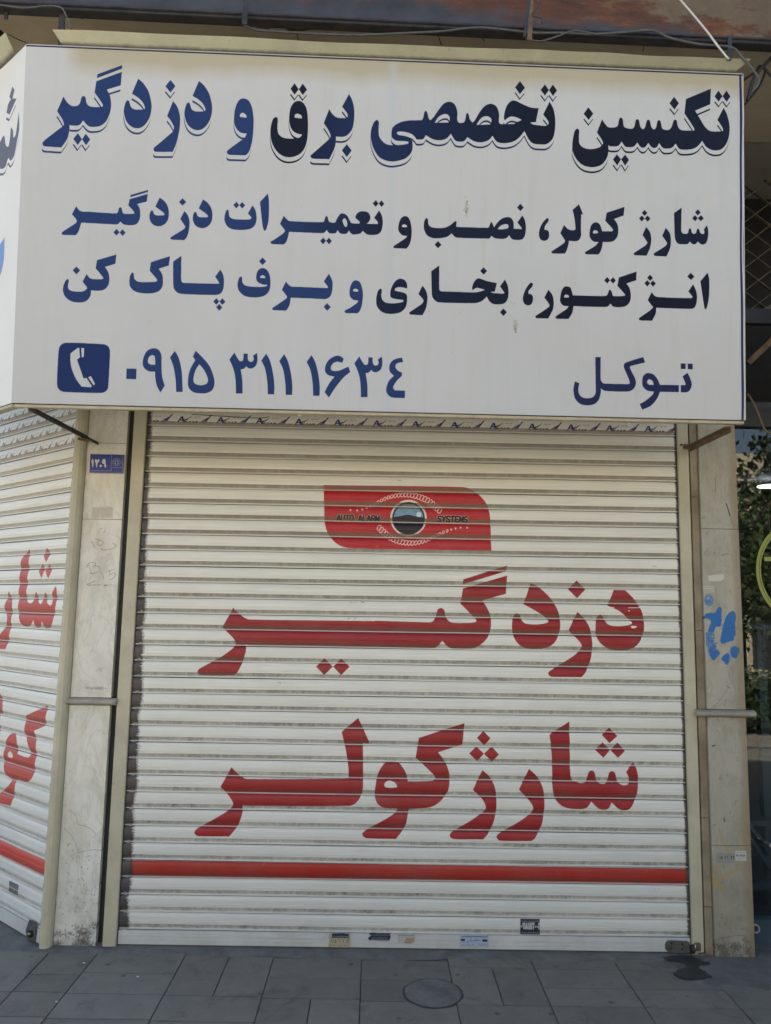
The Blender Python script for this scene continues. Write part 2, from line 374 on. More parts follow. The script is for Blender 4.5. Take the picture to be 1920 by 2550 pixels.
sign.word(F_, ["103,228 108,250 115,290 145,310 200,317 290,317 310,308 308,295 280,263* 320,190* 345,225 358,280 355,340 330,385 285,407 215,413 140,405 95,378 70,330 70,285 80,245 92,228", "459,80* 468,130 470,250 465,330 445,405 432,418 420,405 408,340 388,158*"], BLUE, dots=["147,185* 176,155* 202,186* 176,217*", "202,187* 228,158* 256,189* 228,218*"])
sign.word(F_, ["603,277* 625,305 655,325 950,337 965,328 978,290 990,282 1000,295 1010,330 1030,340 1065,340 1080,310 1110,265 1140,258 1175,280 1200,325 1215,345 1285,347 1275,320 1250,300 1255,270 1280,245 1320,237 1365,250 1384,290 1375,325 1352,350* 1450,353* 1450,335 1417,297* 1463,230* 1488,280 1496,340 1485,410 1455,445 1400,453 1350,445 1315,415* 1290,440 1230,449 1205,435 1190,413* 1170,440 1130,444 1105,435 1088,408* 1070,437 1020,440 1002,428 990,408* 970,432 940,437 650,424* 642,465 625,515 602,540* 498,536 483,525 485,515 510,500 595,440 613,415 605,400 568,352*"], BLUE, gradient=NAVY,
   holes=["1150,303 1165,315 1175,350 1170,375 1155,378 1140,350 1133,320"], dots=["1404,167* 1433,137* 1458,168* 1432,198*", "1458,168* 1484,139* 1510,170* 1484,200*", "930,508* 960,477* 984,508* 957,539*", "984,508* 1010,478* 1037,509* 1010,539*"])
sign.word(G_, ["203,245 235,260 258,310 270,390 265,480 245,545 215,585* 95,578 80,570 85,555 130,525 205,475 222,453* 175,445 140,410 130,370 140,310 165,260"], NAVY, holes=["190,332 215,340 222,358* 195,361 172,355 172,340"])
sign.word(G_, ["425,264 438,280 445,330 475,358 540,366 610,362 670,335 715,297 727,293 737,305 733,335 735,352* 1060,363 1075,345 1088,310 1100,304 1112,325 1125,358* 1150,320 1200,270 1260,250 1300,258 1328,300 1330,370* 1410,372* 1412,360 1368,305* 1419,230* 1445,275 1458,350 1450,430 1425,475 1380,487 1325,483 1300,465 1283,438* 1250,470 1195,479 1130,470 1098,447* 1075,475 1050,477 740,466 710,450 684,420* 640,455 570,472 490,472 430,445 400,390 395,340 403,290"], NAVY,
   holes=["1162,375* 1195,340 1245,323 1270,330 1275,355 1262,370* 1200,379"], dots=["1363,150* 1399,110* 1435,150* 1399,188*", "506,541* 543,501* 580,541* 543,578*"])
sign.word(H_, ["155,184 163,195 155,215 130,250 125,282* 155,290 165,320 158,360 125,379 90,365 77,325 85,270 110,220 140,187", "420,66* 457,155* 440,155* 438,280 440,330 425,370 395,385 335,381* 330,415 315,465 298,493* 195,490 182,480 188,470 285,405 300,385 295,370 260,315* 292,243* 325,278 360,290 385,287 390,270 380,180 364,116*",
   "815,87* 807,163* 725,192* 755,240 762,300 750,350 720,382 680,391 628,390* 620,440 605,480 590,499* 485,497 472,488 480,475 560,425 590,392* 545,385 515,350 512,310 525,250 550,225 580,223 605,245 622,297* 700,298 715,292 710,275 648,208* 660,138*",
   "1000,262* 1035,310 1045,370 1035,440 1005,511* 905,508 892,498 895,487 990,425 1010,400 1000,380 968,332*", "1172,267* 1208,315 1218,375 1210,445 1178,516* 1080,512 1066,503 1068,490 1165,428 1183,403 1175,385 1140,338*",
   "1310,92* 1308,290 1320,312 1350,318 1365,310 1372,280 1382,270 1393,280 1400,308 1420,318 1435,308 1443,280 1453,272 1463,285 1472,310 1490,320 1505,315 1505,295 1502,280* 1529,243* 1540,300 1535,360 1520,400 1490,413 1465,400 1450,385* 1435,405 1415,410 1395,400 1382,385* 1365,405 1335,409 1285,405 1258,375 1250,330 1243,140*"], NAVY, holes=["555,290 580,295 588,312* 550,318 543,305"],
   dots=["962,142* 986,115* 1012,142* 987,168*", "938,189* 963,163* 988,189* 963,217*", "988,189* 1012,163* 1038,191* 1013,219*", "1425,133* 1450,107* 1476,134* 1450,160*", "1401,183* 1426,157* 1450,183* 1427,211*", "1450,183* 1477,157* 1502,184* 1476,211*"])
# third line
I_ = (140, 610, 3.7864); J_ = (570, 620, 4.165); K_ = (900, 640, 3.7864); L_ = (1300, 650, 3.332)
sign.word(I_, ["566,87* 555,175* 458,205* 488,255 498,310 490,370 455,415 400,430 327,427* 320,480 285,525 230,543 150,535 90,495 65,440 68,390 85,345 105,323 120,335 112,400 135,430 190,440 250,437 285,415 288,400 248,347* 285,275* 315,310 345,320 425,320 440,310 420,280 370,220* 383,143*",
   "1074,107* 1062,195* 967,225* 998,275 1006,330 1000,390 965,435 900,455 800,453 730,430 692,385 687,330 697,280 720,257 730,270 735,315 765,342 820,350 930,347 950,337 945,320 880,243* 893,163*",
   "1181,103* 1177,320 1185,350 1205,356 1525,368* 1536,362 1525,340 1498,302* 1548,235* 1573,280 1583,340 1575,420 1545,463 1495,473 1180,460 1130,440 1103,390 1102,157*"], BLUE,
   dots=["155,241* 191,205* 227,241* 191,279*", "1480,534* 1510,502* 1538,535* 1509,566*", "1538,535* 1567,504* 1597,538* 1566,568*", "1507,588* 1537,557* 1567,590* 1537,622*"])
sign.word(J_, ["350,200 390,215 420,265 431,340 425,410 395,465 340,495 250,504 165,490 110,445 90,390 95,340 110,300 130,290 138,305 142,350 170,380 230,392 340,394 390,385 395,371* 350,370 300,345 283,310 290,250 315,212",
   "590,337* 615,368 650,390 690,392 1000,405 1024,402 1024,390 983,337* 1036,258* 1060,300 1075,350 1070,430 1050,490 1005,518 970,519 640,506* 635,550 620,600 592,640* 465,634 449,625 452,610 585,520 601,495 548,423*",
   "1320,324 1355,340 1380,400 1390,480 1380,570 1360,635 1333,665* 1215,662 1199,650 1203,635 1250,610 1325,560 1341,534* 1290,525 1255,490 1250,430 1265,370 1290,332"], BLUE,
   holes=["350,274 372,285 377,302* 350,304 325,300 328,285", "1310,410 1335,420 1341,438* 1315,440 1290,435 1290,420"], dots=["312,131* 349,91* 387,131* 349,170*", "981,600* 1018,561* 1055,601* 1018,641*"])
sign.word(K_, ["370,208 410,225 430,265 429,302* 400,293 350,288 318,300 316,318 350,328 400,340 428,365 428,430 410,485 360,525 275,538 195,520 148,470 137,410 145,350 160,312 180,300 192,312 187,360 195,400 225,428 280,438 340,435 390,425 393,408* 330,400 280,385 270,360 275,310 300,255 330,220",
   "573,273* 600,305 620,360 620,420 605,490 575,549* 465,544 450,533 455,520 565,445 583,418 575,395 535,352*",
   "733,80* 733,300 745,323 800,327 1050,337 1110,330 1162,312* 1110,298 1080,295 1045,317* 1040,295 1055,245 1085,210 1110,205 1180,228 1276,247* 1256,328* 1218,330* 1235,340 1340,345 1345,335 1305,277* 1352,212* 1378,265 1387,330 1380,390 1350,435 1300,447 1245,445 1205,420 1180,375* 1130,420 1060,439 730,430 685,405 663,360 656,137*",
   "1605,241 1617,255 1605,285 1575,320 1577,347* 1605,355 1618,390 1605,440 1572,456 1535,440 1521,395 1530,345 1555,290 1590,245"], rgb8(27, 36, 62), gradient=rgb8(24, 29, 46), dots=["1116,134* 1150,99* 1183,135* 1150,170*", "1305,520* 1337,485* 1371,520* 1338,557*"])
sign.word(L_, ["216,239* 248,280 260,330 255,400 215,479* 120,475 109,465 112,455 210,390 225,365 183,305*",
   "368,212 400,222 420,285* 640,291 690,290 705,280 718,245 728,240 740,255 750,288 765,294 830,293 850,287 840,270 787,208* 800,138* 947,90* 943,163* 862,190* 888,230 898,290 890,340 860,375 815,386 765,384 745,375 730,355* 710,378 680,383 425,375* 415,430 385,481* 290,480 276,470 280,458 365,400 385,376* 340,370 315,340 315,300 325,250 345,218",
   "1072,259* 1092,285 1120,299 1400,308 1412,300 1408,290 1378,253* 1418,192* 1440,240 1450,290 1445,350 1425,390 1385,398 1110,390* 1105,440 1075,498* 980,496 965,488 968,475 1060,410 1082,385 1070,370 1038,327*", "1538,96* 1552,150 1552,250 1545,330 1530,390 1521,402 1510,390 1478,169*"], rgb8(22, 27, 44),
   holes=["360,280 385,288 387,302* 360,304 346,298"], dots=["679,161* 705,133* 728,162* 704,189*", "728,162* 752,136* 776,163* 751,190*", "1370,127* 1400,96* 1430,129* 1401,158*", "1034,141* 1058,115* 1084,142* 1059,168*", "1010,187* 1035,161* 1059,187* 1035,215*", "1059,187* 1083,163* 1108,188* 1083,216*"])
# fourth line: telephone, number and name
M_ = (120, 840, 3.7864); N_ = (540, 850, 3.332); O_ = (1400, 870, 4.6278)
sign.word(M_, ["175,52 515,64 565,85 583,140 568,460 550,505 500,525 150,515 100,490 84,440 100,130 120,75"], rgb8(32, 50, 96),
   holes=["278,102* 293,101* 300,190* 272,210* 333,388* 362,384* 411,460* 405,471* 316,465* 262,390 225,300 211,220 213,152*", "312,101* 338,104* 336,186* 317,188*", "378,378* 403,367* 442,440* 428,452*"])
sign.word(M_, ["740,295* 833,296* 830,396* 736,394*", "995,102 1040,118 1065,165 1067,240 1072,360 1098,455* 1058,521* 1025,460 1008,380 1006,322* 950,320 905,290 890,240 905,170 940,120", "1192,125* 1230,195 1258,320 1268,515* 1205,515* 1200,400 1180,280 1146,188*", "1389,125* 1450,185 1520,270 1560,370 1568,440 1545,500 1490,527 1440,529 1370,518 1325,475 1317,410 1335,310 1386,215* 1363,182*"], BLUE,
   holes=["985,168 1003,180 1008,257* 965,255 940,235 945,195 965,172", "1425,255* 1470,310 1505,390 1500,430 1465,450 1415,450 1378,430 1370,390 1390,310"])
_t3 = "146,93* 165,130 190,163 213,160 220,130 220,102* 256,102* 258,150 275,170 297,165 305,145 298,120* 333,95* 337,150 325,200 290,225 260,222 243,207* 225,228 198,234* 212,330 213,434* 158,433* 155,330 140,240 104,150*"
_t1 = "409,102* 440,160 465,260 477,360 475,441* 422,440* 418,340 400,230 368,160*"
def shf(f, dx, dy): return (f[0] + dx / f[2], f[1] + dy / f[2], f[2])
for fr, t in ((N_, _t3), (N_, _t1), (shf(N_, 149, 5), _t1), (shf(N_, 376, 12), _t1), (shf(N_, 1036, 30), _t3)): sign.word(fr, [t], BLUE)
sign.word(N_, ["1052,140* 1040,177* 995,167 960,185 945,215 955,240 1010,242 1091,207* 1106,254* 1050,300 985,380 929,467* 893,422* 930,350 975,292* 925,280 898,250 900,200 930,150 975,122 1015,118", "1535,134* 1546,171* 1495,182 1481,210 1500,240 1536,258* 1535,285* 1490,330 1462,380 1475,405* 1560,409* 1560,471* 1450,465 1410,430 1405,390 1425,330 1468,285* 1435,250 1430,205 1450,165 1490,142"], BLUE)
sign.word(O_, ["380,88* 442,88* 443,340 465,385 510,395 755,400 775,390 765,345 715,230 705,190 725,155 930,88* 954,151* 790,193 777,210 800,260 840,340 847,400 820,455 760,486 500,480 455,460 443,448* 443,500 420,580 370,630 290,645 210,630 150,570 130,480 135,420 148,367* 200,388* 188,450 195,510 230,550 290,562 350,550 382,505 384,400",
   "995,272 1050,288 1095,340 1125,408* 1342,413* 1342,495* 1125,490* 1090,570 1020,650 921,695* 890,630* 960,590 1040,520 1053,487* 980,475 930,430 920,370 930,310 960,280", "1439,270* 1470,330 1490,400 1475,460 1445,490 1410,497 1362,496* 1362,413* 1410,411 1418,400 1382,312*"], PURP, holes=["1005,345 1040,365 1053,408* 1000,405 978,380 985,355"],
   dots=["1361,163* 1419,163* 1418,228* 1361,226*", "1442,164* 1500,166* 1500,231* 1441,230*"])
# navy edge of the print along the top and right side, old marks, fold of the cloth
_e = 0.012
sign.paint(sign.cover([np.array([[0, SH - .008], [SW, SH - .008], [SW, SH - .0015], [0, SH - .0015]])]), rgb8(44, 48, 78))
sign.paint(sign.cover([np.array([[SW - .018, 0], [SW - .008, 0], [SW - .008, SH], [SW - .018, SH]])]), rgb8(42, 48, 92))
def splat(cv, cx, cy, rx, ry, n, col, al, smin=.0008, smax=.003):
    polys = []
    for _ in range(n):
        x, y = rng.normal(0, .4, 2); r = rng.uniform(smin, smax); k = rng.integers(5, 8); th = np.sort(rng.uniform(0, 6.28, k))
        polys.append(np.stack([cx + x * rx + np.cos(th) * r * rng.uniform(.6, 1.5), cy + y * ry + np.sin(th) * r * rng.uniform(.6, 1.8)], 1))
    cv.paint(cv.cover(polys), col, al)
for px_, py_, s_ in ((1162, 515, 1), (1283, 812, .8)):
    q = sign.px([(px_, py_)])[0]; splat(sign, q[0], q[1], .012 * s_, .045 * s_, 90, rgb8(150, 135, 95), .6); splat(sign, q[0], q[1] - .01, .012 * s_, .03 * s_, 22, rgb8(95, 85, 60), .7)
for _ in range(70):
    splat(sign, rng.uniform(0, SW), rng.uniform(0, SH), .004, .01, 2, rgb8(120, 110, 85), .5, .0006, .0018)

# ---------------- main shutter print
MS = Canvas('shutter_print', (-1.36, -0.007, -0.03), (1, 0, 0), (0, 0, 1), 2.72, 2.80, 860)
RED = rgb8(156, 28, 34)
S2 = (480, 1390, 3.4708); S3 = (940, 1390, 4.6278); S4 = (1240, 1390, 4.165); S5 = (470, 1770, 3.4708); S6 = (880, 1770, 4.165); S7 = (1200, 1770, 3.7864)
MS.word(S2, ["350,428* 400,480 450,515 500,530 1640,544* 1640,775* 490,758* 457,748* 460,800 430,900 390,980 355,1013* 100,1013 50,1000 45,970 75,945 250,850 350,775 368,735 350,690 255,600*"], RED, dots=["1067,938* 1137,864* 1210,938* 1137,1010*", "1214,938* 1283,867* 1356,938* 1283,1010*"])
MS.word(S3, ["-30,720* 590,738 640,725 675,660 690,600 715,578 745,578 770,605 790,680 830,730 890,745 1050,745 1130,735 1138,710 1100,670 955,522* 985,350* 1493,200* 1480,410* 1210,485* 1260,570 1300,660 1308,750 1290,870 1230,960 1130,1030 1020,1047 880,1045 810,1020 746,950* 680,1025 610,1040 -30,1032*", "988,245* 1490,85* 1482,150* 984,302*"], RED)
MS.word(S4, ["340,260* 400,285 480,350 570,450 625,560 645,660 635,770 590,870 500,930 380,942 260,925 180,850 145,740 150,640 170,585 195,573 225,590 245,640 280,675 360,687 450,683 515,665 520,645 460,590 263,475*",
   "1200,330* 1320,332* 1400,415 1470,510 1505,610 1515,690 1500,800 1450,890 1370,945 1260,960 1150,940 1060,880 1015,790 1010,700 1025,620 1045,590 1075,590 1105,640 1140,685 1200,703 1300,703 1380,685 1390,665 1330,610 1250,545 1135,490*",
   "822,558* 890,620 945,710 972,820 975,960 950,1080 910,1180 865,1233* 560,1230 525,1210 525,1180 570,1150 800,1000 860,935 865,900 840,860 730,748*"], RED, dots=["727,322* 813,232* 908,322* 818,415*"])
for t in ("1375,706 1400,702 1440,708 1425,722 1400,728 1380,718", "1110,508* 1205,508* 1205,516* 1110,514*", "1350,512* 1475,508* 1475,516* 1350,518*", "1350,542 1365,543 1362,550 1352,549"):
    MS.erase(MS.cover([MS.px(smooth_outline(t) / S4[2] + [S4[0], S4[1]])]))
MS.word(S5, ["370,487* 430,550 470,580 515,590 1350,590 1375,585 1382,570* 1380,500 1365,380 1340,260 1322,183* 1465,60* 1560,270 1558,283 1550,285 1505,280* 1507,600 1500,700 1460,780 1390,820 490,820* 467,820 460,900 420,1000 350,1085* 90,1083 55,1065 52,1040 80,1015 330,870 380,820 382,790 350,740 275,658*"], RED)
MS.word(S6, ["1152,127* 1130,352* 878,430* 950,530 990,630 997,710 980,830 910,930 820,990 720,1010 575,1018* 560,1100 530,1210 440,1328* 140,1320 97,1295 98,1265 150,1225 420,1070 458,1015* 320,1005 250,960 222,880 230,770 260,640 320,550 400,525 470,540 520,600 550,660 565,732* 700,732 820,725 850,700 820,650 645,485* 680,280*",
   "1337,615* 1400,670 1450,750 1478,850 1482,1000 1460,1130 1400,1270 1345,1332* 1050,1330 1005,1310 1003,1275 1050,1240 1320,1070 1368,1020 1365,970 1330,910 1238,820*"], RED, holes=["375,725 430,745 453,785 420,796 340,793 320,770 335,740"],
   dots=["1280,280* 1348,210* 1420,283* 1358,362*", "1200,441* 1277,370* 1352,444* 1282,523*", "1352,444* 1435,371* 1508,452* 1437,527*"])
MS.word(S7, ["443,547* 510,610 560,690 585,790 587,930 560,1080 500,1200 465,1226* 175,1224 140,1200 145,1170 200,1135 440,985 480,930 475,890 440,840 348,742*",
   "822,100* 827,300 832,590 850,655* 920,682 970,680* 985,650 1000,590 1020,565 1045,565 1060,580 1085,665 1130,690 1170,685* 1183,650 1195,590 1215,570 1240,572 1255,590 1280,670 1330,702 1375,695 1387,670 1380,620 1358,577* 1427,482* 1460,560 1472,680 1450,820 1400,915 1350,938 1290,925 1223,865* 1190,920 1140,932 1090,915 1030,855* 990,910 930,926 800,915 720,870 675,790 663,700 660,500 650,320 637,235 650,215*"], RED,
   dots=["1132,230* 1198,158* 1277,237* 1201,303*", "1070,371* 1135,296* 1208,371* 1144,442*", "1212,372* 1275,298* 1350,378* 1282,443*"])
# red stripe slat
z27 = 5 * PITCH_Z
MS.paint(MS.cover([np.array([[1.36 - W2 + .030, .03 + 4 * PITCH_Z], [1.36 + W2 - .002, .03 + 4 * PITCH_Z], [1.36 + W2 - .002, .03 + z27 - .002], [1.36 - W2 + .030, .03 + z27 - .002]])]), rgb8(168, 42, 32))
# logo
S1 = (780, 1180, 3.4708)
def s1(pts): return MS.px(np.asarray(pts, float) / S1[2] + [S1[0], S1[1]])
MS.word(S1, ["90,98* 1290,115 1390,150 1460,210 1510,290 1530,400 1535,560 1540,665* 330,643 230,620 150,550 110,470 97,390*"], rgb8(190, 38, 42))
def disc(cx, cy, rx, ry=None, n=40):
    th = np.linspace(0, 2 * np.pi, n + 1)[:-1]; return np.stack([cx + np.cos(th) * rx, cy + np.sin(th) * (ry or rx)], 1)
MS.paint(MS.cover([s1(disc(823, 383, 158))]), rgb8(232, 226, 214))
MS.paint(MS.cover([s1(disc(823, 385, 141))]), rgb8(22, 24, 40))
for k in range(14):            # blue sky inside the round badge
    y0_ = 262 + k * 8.2; half = math.sqrt(max(132 ** 2 - (y0_ - 383) ** 2, 0)) - 4; t_ = k / 13
    MS.paint(MS.cover([s1([(823 - half, y0_), (823 + half, y0_), (823 + half, y0_ + 8.6), (823 - half, y0_ + 8.6)])]), rgb8(150 - 30 * t_, 170 - 10 * t_, 178 + 20 * t_))
MS.word(S1, ["690,375* 740,368 790,358 830,356 880,368 920,376 955,378* 950,450 900,500 823,515 745,500 700,450"], rgb8(22, 24, 40))
MS.paint(MS.cover([s1(disc(913, 352, 22))]), rgb8(205, 232, 240))
def chain(pts, r0, r1, flip):
    q = mulsm(pts, 8); L = np.r_[0, np.cumsum(np.hypot(*np.diff(q, axis=0).T))]; n = 27
    for k in range(n):
        u = (k / (n - 1)) ** .82 * L[-1] if not flip else L[-1] * (1 - (k / (n - 1)) ** .82)
        x, y = np.interp(u, L, q[:, 0]), np.interp(u, L, q[:, 1]); t = k / (n - 1); r = r0 + (r1 - r0) * min(1, t * 1.35)
        if k < 4: MS.paint(MS.cover([s1(disc(x, y, r0, n=12))]), rgb8(235, 200, 190)); continue
        e = disc(0, 0, r * .62, r * 1.0, 16); a = .45; e = np.stack([e[:, 0] * math.cos(a) - e[:, 1] * math.sin(a), e[:, 0] * math.sin(a) + e[:, 1] * math.cos(a)], 1)
        MS.paint(MS.cover(MS.stroke_polys(s1(e + [x, y]), .0042, True)), rgb8(238, 205, 195))
chain([(322, 314), (400, 314), (480, 285), (560, 245), (640, 208), (730, 186), (830, 182), (900, 195), (970, 222), (1030, 262), (1092, 316)], 9, 25, False)
chain([(1330, 466), (1270, 465), (1200, 480), (1120, 508), (1040, 545), (960, 580), (880, 597), (800, 595), (720, 575), (640, 530), (570, 467)], 9, 25, False)
def logo_text(s, x0, x1, yt, yb):
    P = s1([(x0, yb), (x1, yb), (x0, yt)]); n = len(s); cw = (P[1][0] - P[0][0]) / n; ch = P[2][1] - P[0][1]
    text(MS, s, P[0][0], P[0][1], cw * .70, ch, cw * .30, .0125, rgb8(235, 200, 190), .12, .85); text(MS, s, P[0][0], P[0][1], cw * .70, ch, cw * .30, .0080, rgb8(16, 16, 24), .12)
logo_text('AUTO ALARM', 204, 578, 357, 404); logo_text('SYSTEMS', 1076, 1340, 367, 412)
# maker's print on the top slat
def maker(cv, x, z, sc=1.06, a=1.0):
    c1 = rgb8(38, 58, 120); c2 = rgb8(40, 42, 70)
    P = lambda L: [np.array([(x + u * .001 * sc, z + v * .001 * sc) for u, v in q]) for q in L]
    cv.paint(cv.cover(P([[(0, 0), (18, 30), (27, 30), (38, 0), (28, 0), (24, 9), (12, 9), (8, 0)]])), c1, a); cv.erase(cv.cover(P([[(16, 15), (20, 22), (23, 15)]])), .8)
    cv.paint(cv.cover(P([[(30, 14), (50, 20), (72, 36), (52, 16), (34, 8)], [(36, 0), (36, 9), (41, 9), (41, 6), (47, 10), (52, 10), (45, 5), (52, 0), (46, 0), (41, 4), (41, 0)]])), c2, a)
    cv.paint(cv.cover(P([[(55, 9), (66, 9), (66, 7), (60, 2), (66, 2), (66, 0), (54, 0), (54, 2), (61, 7), (55, 7)], [(69, 0), (74, 9), (79, 9), (83, 0), (79, 0), (78, 2), (74, 2), (73, 0)], [(86, 0), (86, 9), (97, 9), (98, 5), (93, 4), (99, 0), (94, 0), (90, 3), (90, 0)]])), rgb8(50, 40, 50), a)
    cv.paint(cv.cover(P([[(104, 0), (128, 18), (134, 18), (112, 0)], [(116, 0), (142, 26), (148, 24), (124, 0)], [(128, 2), (158, 40), (165, 40), (138, 4)]])), rgb8(62, 58, 120), a)
    cv.paint(cv.cover(P([[(78, 30), (92, 30), (92, 27), (78, 27)], [(96, 30), (110, 30), (110, 27), (96, 27)]])), rgb8(110, 105, 100), a * .6)
for k in range(15):
    maker(MS, 1.36 - W2 - .055 + k * .1965, .03 + 32 * PITCH_Z + .024)
# grease at the ends of the slats: a dark ragged column, wider low down, pinched at every joint
def grease(side, scale, col):
    zs = np.arange(0, 34 * PITCH_Z, .0035); u = 1 - zs / (34 * PITCH_Z)
    base = np.where(side < 0, np.interp(u, [0, .3, .5, 1], [.008, .020, .034, .036]), np.interp(u, [0, 1], [.002, .006])) * scale
    ph = (zs / PITCH_Z) % 1; sc_ = .92 + .10 * np.sin(np.pi * ph) + .22 * np.sin(zs * 23) * np.sin(zs * 7.1) - .25 * (rng.random(len(zs)) < .06)
    for al, ex_, jit in ((.35, .010, .0030), (.45, .004, .0025), (.85, 0, .0022)):
        w_ = np.maximum(base * sc_ + ex_ * (1 if side < 0 else .35) + rng.normal(0, jit * (1 if side < 0 else .5), len(zs)), .001)
        x = (1.36 - W2 + w_) if side < 0 else (1.36 + W2 - w_); xo = np.full_like(x, 1.36 - W2 - .02 if side < 0 else 1.36 + W2 + .02)
        MS.paint(MS.cover([np.concatenate([np.stack([x, zs + .03], 1), np.stack([xo, zs + .03], 1)[::-1]])]), col, al)
grease(-1, 1.0, rgb8(46, 46, 48)); grease(1, 1.0, rgb8(60, 56, 48))
# scuffs
for px_, py_ in ((995, 1197), (880, 1500), (905, 1500), (870, 1540), (885, 1540), (600, 1400), (1630, 1410), (700, 1700)):
    q = MS.px([(px_, py_)])[0]; splat(MS, q[0], q[1], .02, .003, 14, rgb8(90, 86, 74), .5)
q = MS.px([(1100, 2056)])[0]
for _ in range(12):
    a_ = q + rng.normal(0, .010, 2); MS.stroke([a_, a_ + rng.normal(0, .010, 2)], .0018, rgb8(225, 225, 220), .9, photo=False)
for px_, py_ in ((1628, 2217), (1632, 2219), (1640, 2216)): MS.stroke([(px_, py_), (px_ + 2, py_ - 5)], .0015, rgb8(60, 70, 130), .7)

# ---------------- left shutter print
LA = R(40.19); LD = np.array([-math.cos(LA), math.sin(LA), 0]); LP = np.array([-1.682, -0.016, 0]); LEX = -LD; LW = 1.45
LS = Canvas('side_shutter_print', LP + LD * LW + np.array([0, 0, -.03]), LEX, (0, 0, 1), LW, 2.85, 700)
LRED = rgb8(194, 78, 68)
T1 = (0, 1340, 6.505); T2 = (0, 1700, 3.16)
LS.word(T1, ["515,180* 497,300 492,480 478,600 465,740 458,900 455,990 480,1040 530,1055 560,1020 580,940 610,885 625,880 632,920 640,1000 665,1055 695,1065 712,1010 740,920 770,885 780,910 780,1000 800,1060 840,1090 870,1070 868,980 870,910 925,770* 950,850 946,920 938,1000 932,1100 915,1180 898,1240 885,1350 850,1430 780,1465 740,1440 715,1345* 680,1430 620,1450 590,1420 572,1325* 530,1400 470,1430 390,1415 345,1330 318,1190 326,1050 335,740 348,600 355,480 372,360 400,290 440,250*",
   "172,858* 205,960 225,1060 222,1180 215,1280 205,1400 190,1500 165,1640 120,1800* 0,1795* -250,1780* -250,1700* 0,1600* 90,1470 140,1350 140,1280 98,1150 130,1000*"], LRED, dots=["797,155* 832,270* 780,395* 722,275*", "718,415* 745,520* 707,652* 642,525*", "824,418* 860,545* 812,655* 750,520*"])
LS.word(T2, ["386,177* 375,270 365,335 285,375* 290,420 298,500 290,640 265,750 210,780 140,765 130,850 100,967* 0,940* 0,875* 80,810 105,762* 60,720 40,630 50,500 75,430 100,400 130,405 148,460 150,560* 200,580 243,582 245,520 205,395* 215,260*", "10,55* 35,180 30,245 12,240 12,350 0,450* -60,450* -60,60*"], LRED, holes=["92,538 115,570 110,590 85,585 75,560"])
LPZ = 0.0757; LZ0 = 0.0033
def lz(k): return LZ0 + k * LPZ
LS.paint(LS.cover([np.array([[0, .03 + lz(4)], [LW, .03 + lz(4)], [LW, .03 + lz(5) - .001], [0, .03 + lz(5) - .001]])]), rgb8(208, 78, 62))
for r_ in range(31, 36):
    for k in range(9): maker(LS, LW - .09 - k * .165 + (r_ % 3) * .055, .03 + lz(r_) + .020, .88, .8)

# ---------------- marble pillars: writing, paint, stickers' ghosts
PL = Canvas('left_pillar_print', (-1.66, -0.012, 0), (1, 0, 0), (0, 0, 1), .26, 2.62, 1100)
pen = rgb8(104, 94, 84); PF = (200, 1300, 12.29)
for pts in ([(328, 590), (390, 680), (450, 790)], [(460, 515), (530, 530), (660, 580), (710, 630), (690, 665), (640, 690), (600, 735), (550, 710), (525, 640), (590, 570)], [(990, 640), (1060, 690), (1095, 740), (1070, 770), (950, 820), (800, 850), (700, 852), (650, 830), (645, 800)], [(870, 990), (885, 975)],
            [(225, 1380), (215, 1310), (270, 1260), (380, 1240), (460, 1265), (470, 1310), (430, 1345), (360, 1380), (430, 1350), (520, 1352), (590, 1390), (605, 1450), (570, 1510), (480, 1555), (370, 1580), (300, 1578)], [(262, 1300), (290, 1430), (345, 1570)], [(620, 1515), (680, 1620), (710, 1740)],
            [(850, 1475), (900, 1490), (960, 1480), (1015, 1435)], [(895, 1490), (905, 1620), (960, 1580), (1040, 1565), (1075, 1610), (1040, 1680), (980, 1730), (910, 1765)], [(455, 1808), (330, 1860), (190, 1912), (290, 1945)], [(250, 1925), (480, 1925), (650, 1925)], [(600, 225), (660, 195)], [(700, 345), (760, 270)]):
    q = np.array(pts, float) / PF[2] + [PF[0], PF[1]]; q = mulsm(q, 5) if len(pts) > 2 else q
    PL.stroke(q, .0024, pen, .8)
PL.stroke(np.array([(730, 1937), (810, 1937)]) / PF[2] + [PF[0], PF[1]], .005, pen, .9)
PL.paint(PL.cover([PL.px(np.array([(725, 990), (890, 990), (888, 1075), (723, 1075)]) / 3.16 + [0, 950])]), rgb8(158, 146, 124), .45)   # where a sticker was
q0 = PL.px([(257, 1690)])[0]
splat(PL, PL.px([(240, 1714)])[0][0], PL.px([(240, 1714)])[0][1], .07, .008, 180, rgb8(92, 88, 74), .5)
splat(PL, PL.px([(250, 1667)])[0][0], PL.px([(250, 1667)])[0][1], .02, .015, 60, rgb8(120, 96, 60), .4)
for a_, b_ in (((395, 1010), (485, 1162)), ((485, 1162), (625, 1150)), ((485, 1162), (440, 1185)), ((425, 900), (480, 990)), ((480, 990), (590, 1050))):
    m = ((a_[0] + b_[0]) / 2 + 10, (a_[1] + b_[1]) / 2 - 12); q = mulsm(np.array([a_, m, b_]) / 2.458 + [0, 1650], 6); PL.stroke(q, .0018, rgb8(120, 116, 104), .8)
for _ in range(60):
    x, y = rng.uniform(345, 620), rng.uniform(1100, 1680); qq = PL.px([(x / 2.458, 1650 + y / 2.458)])[0]; splat(PL, qq[0], qq[1], .004, .006, 4, rgb8(84, 80, 70), .6, .001, .003)
for _ in range(16):
    qq = [rng.uniform(.03, .24), abs(rng.normal(0, .04))]; splat(PL, qq[0], qq[1], .03, .02, 60, rgb8(70, 68, 60), .55, .001, .005)

